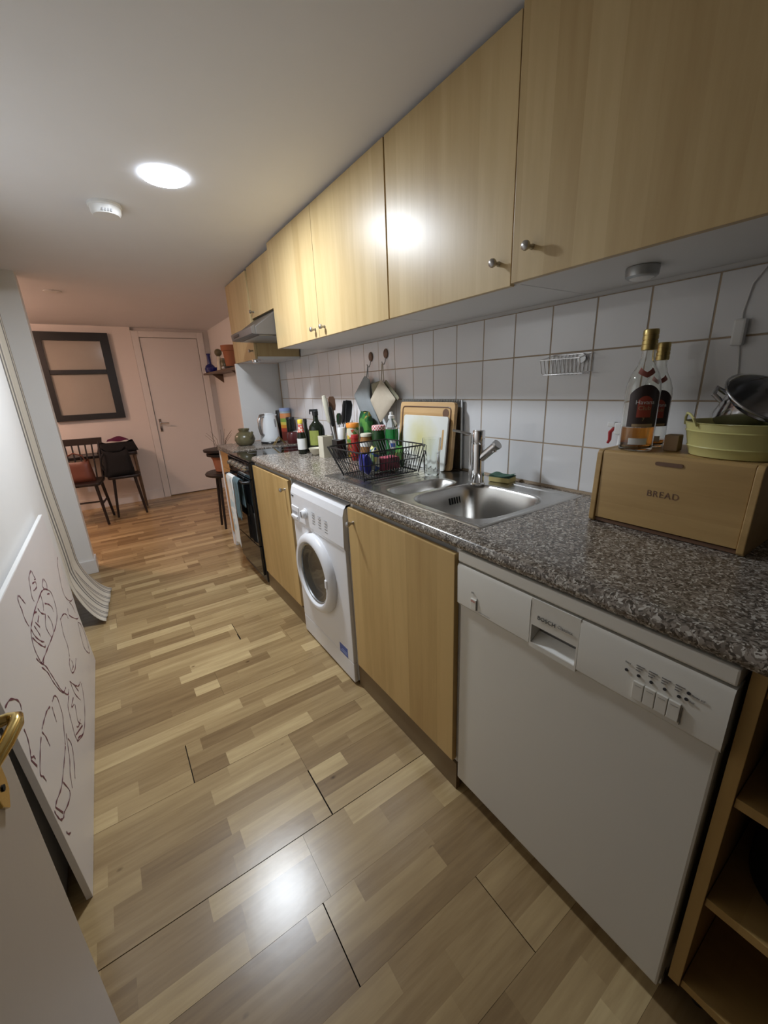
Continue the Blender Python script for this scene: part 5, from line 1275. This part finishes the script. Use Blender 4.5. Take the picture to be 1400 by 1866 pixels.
single('wool_scarf', 'purple wool scarf on top of the black clothes', 'scarf', MB().grid(lambda u, v: (-0.11 + 0.22 * u, -0.055 + 0.11 * v, 0.045 * math.sin(u * PI) ** 0.5 * math.sin(v * PI) ** 0.5 + 0.006 * math.sin(9 * u + 5 * v)), 16, 10), 'purple', angle=80).location = (-0.620, 5.60, 0.795)

st = thing('stool', 'dark round-seated stool with plant pot beyond the drawer unit', 'stool', (0.155, 3.96, 0))
part(st, 'seat', MB().lathe([(0.150, 0.520), (0.168, 0.530), (0.170, 0.545), (0.155, 0.560), (0.0001, 0.562)], 36), 'darkwood')
for k in range(4):
    a = R(45 + 90 * k)
    part(st, 'leg', MB().tube([(0.08 * math.cos(a), 0.08 * math.sin(a), 0.525), (0.115 * math.cos(a), 0.115 * math.sin(a), 0)], [0.015, 0.011], 10), 'darkwood')
pp = thing('plant_pot', 'terracotta pot with dark planter dish and dry twigs on the stool', 'plant pot', (0.165, 3.96, 0.5625))
part(pp, 'pot', MB().lathe([(0.070, 0), (0.078, 0.004), (0.094, 0.125), (0.102, 0.128), (0.102, 0.142), (0.086, 0.142), (0.068, 0.01), (0.0001, 0.008)], 32), 'terracotta')
part(pp, 'lower_dish', MB().lathe([(0.100, 0.1425), (0.138, 0.150), (0.140, 0.172), (0.0001, 0.172)], 32), 'darkwood')
part(pp, 'upper_dish', MB().lathe([(0.110, 0.1725), (0.160, 0.192), (0.162, 0.212), (0.150, 0.214), (0.0001, 0.205)], 32), 'darkwood')
rr = random.Random(5)
for k in range(9):
    a = rr.uniform(0, 2 * PI); l = rr.uniform(0.12, 0.2)
    part(pp, 'twig', MB().tube([(0.03 * math.cos(a), 0.03 * math.sin(a), 0.206), (0.06 * math.cos(a + 0.2), 0.06 * math.sin(a + 0.2), 0.206 + l * 0.55), (0.12 * math.cos(a), 0.12 * math.sin(a), 0.206 + l)], [0.002, 0.0016, 0.001], 5), 'twig')

sh = thing('wall_shelf', 'narrow wooden wall shelf in the dining area', 'shelf', (0.535, 4.9, 1.50))
part(sh, 'board', MB().box(0.450, 4.10, 1.500, XW + 0.004, 5.62, 1.522), 'tablewood', 0.002, world=True)
for yy in (4.45, 5.35):
    part(sh, 'bracket', MB().prism([(XW + 0.004, 1.499), (0.50, 1.499), (XW + 0.004, 1.40)], 'y', yy, yy + 0.02), 'tablewood', world=True)
ZS = 1.5222
vs = thing('bottle_vase', 'cobalt blue long-necked bottle at the shelf end', 'vase', (0.520, 5.50, ZS))
part(vs, 'vase_body', MB().lathe([(0.045, 0), (0.062, 0.012), (0.066, 0.05), (0.050, 0.085), (0.024, 0.105), (0.019, 0.20), (0.026, 0.225), (0.020, 0.226), (0.014, 0.20), (0.0001, 0.19)], 30), 'bluevase')
bl = thing('blue_dish', 'low blue dish beside the cobalt bottle on the shelf', 'dish', (0.520, 5.27, ZS))
part(bl, 'dish_body', MB().lathe([(0.06, 0), (0.082, 0.02), (0.088, 0.05), (0.083, 0.05), (0.07, 0.018), (0.0001, 0.012)], 30), 'bluevase')
fg = thing('figurine', 'pale figurine with a dark round head on the shelf', 'figurine', (0.545, 5.10, ZS))
part(fg, 'torso', MB().lathe([(0.036, 0), (0.040, 0.01), (0.030, 0.09), (0.022, 0.155), (0.012, 0.17), (0.0001, 0.172)], 22), 'cream')
part(fg, 'head', MB().ball((0, 0, 0.205), 0.042), 'olive')
jar('storage_jar', 'dark green storage jar in the middle of the shelf', 'jar', (0.535, 4.84, ZS), 0.05, 0.125, 'olive', 'olive', 0.02)
single('white_pebble', 'small white pebble at the front of the shelf', 'pebble', MB().ball((0, 0, 0.016), 0.019, 14, 1.2, 1.0, 0.8), 'whitecer').location = (0.475, 4.66, ZS)
tpot2 = thing('flower_pot', 'terracotta flower pot at the near end of the wall shelf', 'plant pot', (0.53, 4.50, ZS))
part(tpot2, 'pot', MB().lathe([(0.060, 0.012), (0.064, 0.014), (0.082, 0.17), (0.094, 0.172), (0.096, 0.225), (0.086, 0.225), (0.074, 0.165), (0.058, 0.02), (0.0001, 0.018)], 32), 'terracotta')
part(tpot2, 'saucer', MB().lathe([(0.068, 0), (0.084, 0.004), (0.088, 0.020), (0.083, 0.020), (0.076, 0.010), (0.0001, 0.010)], 32), 'darkpot')
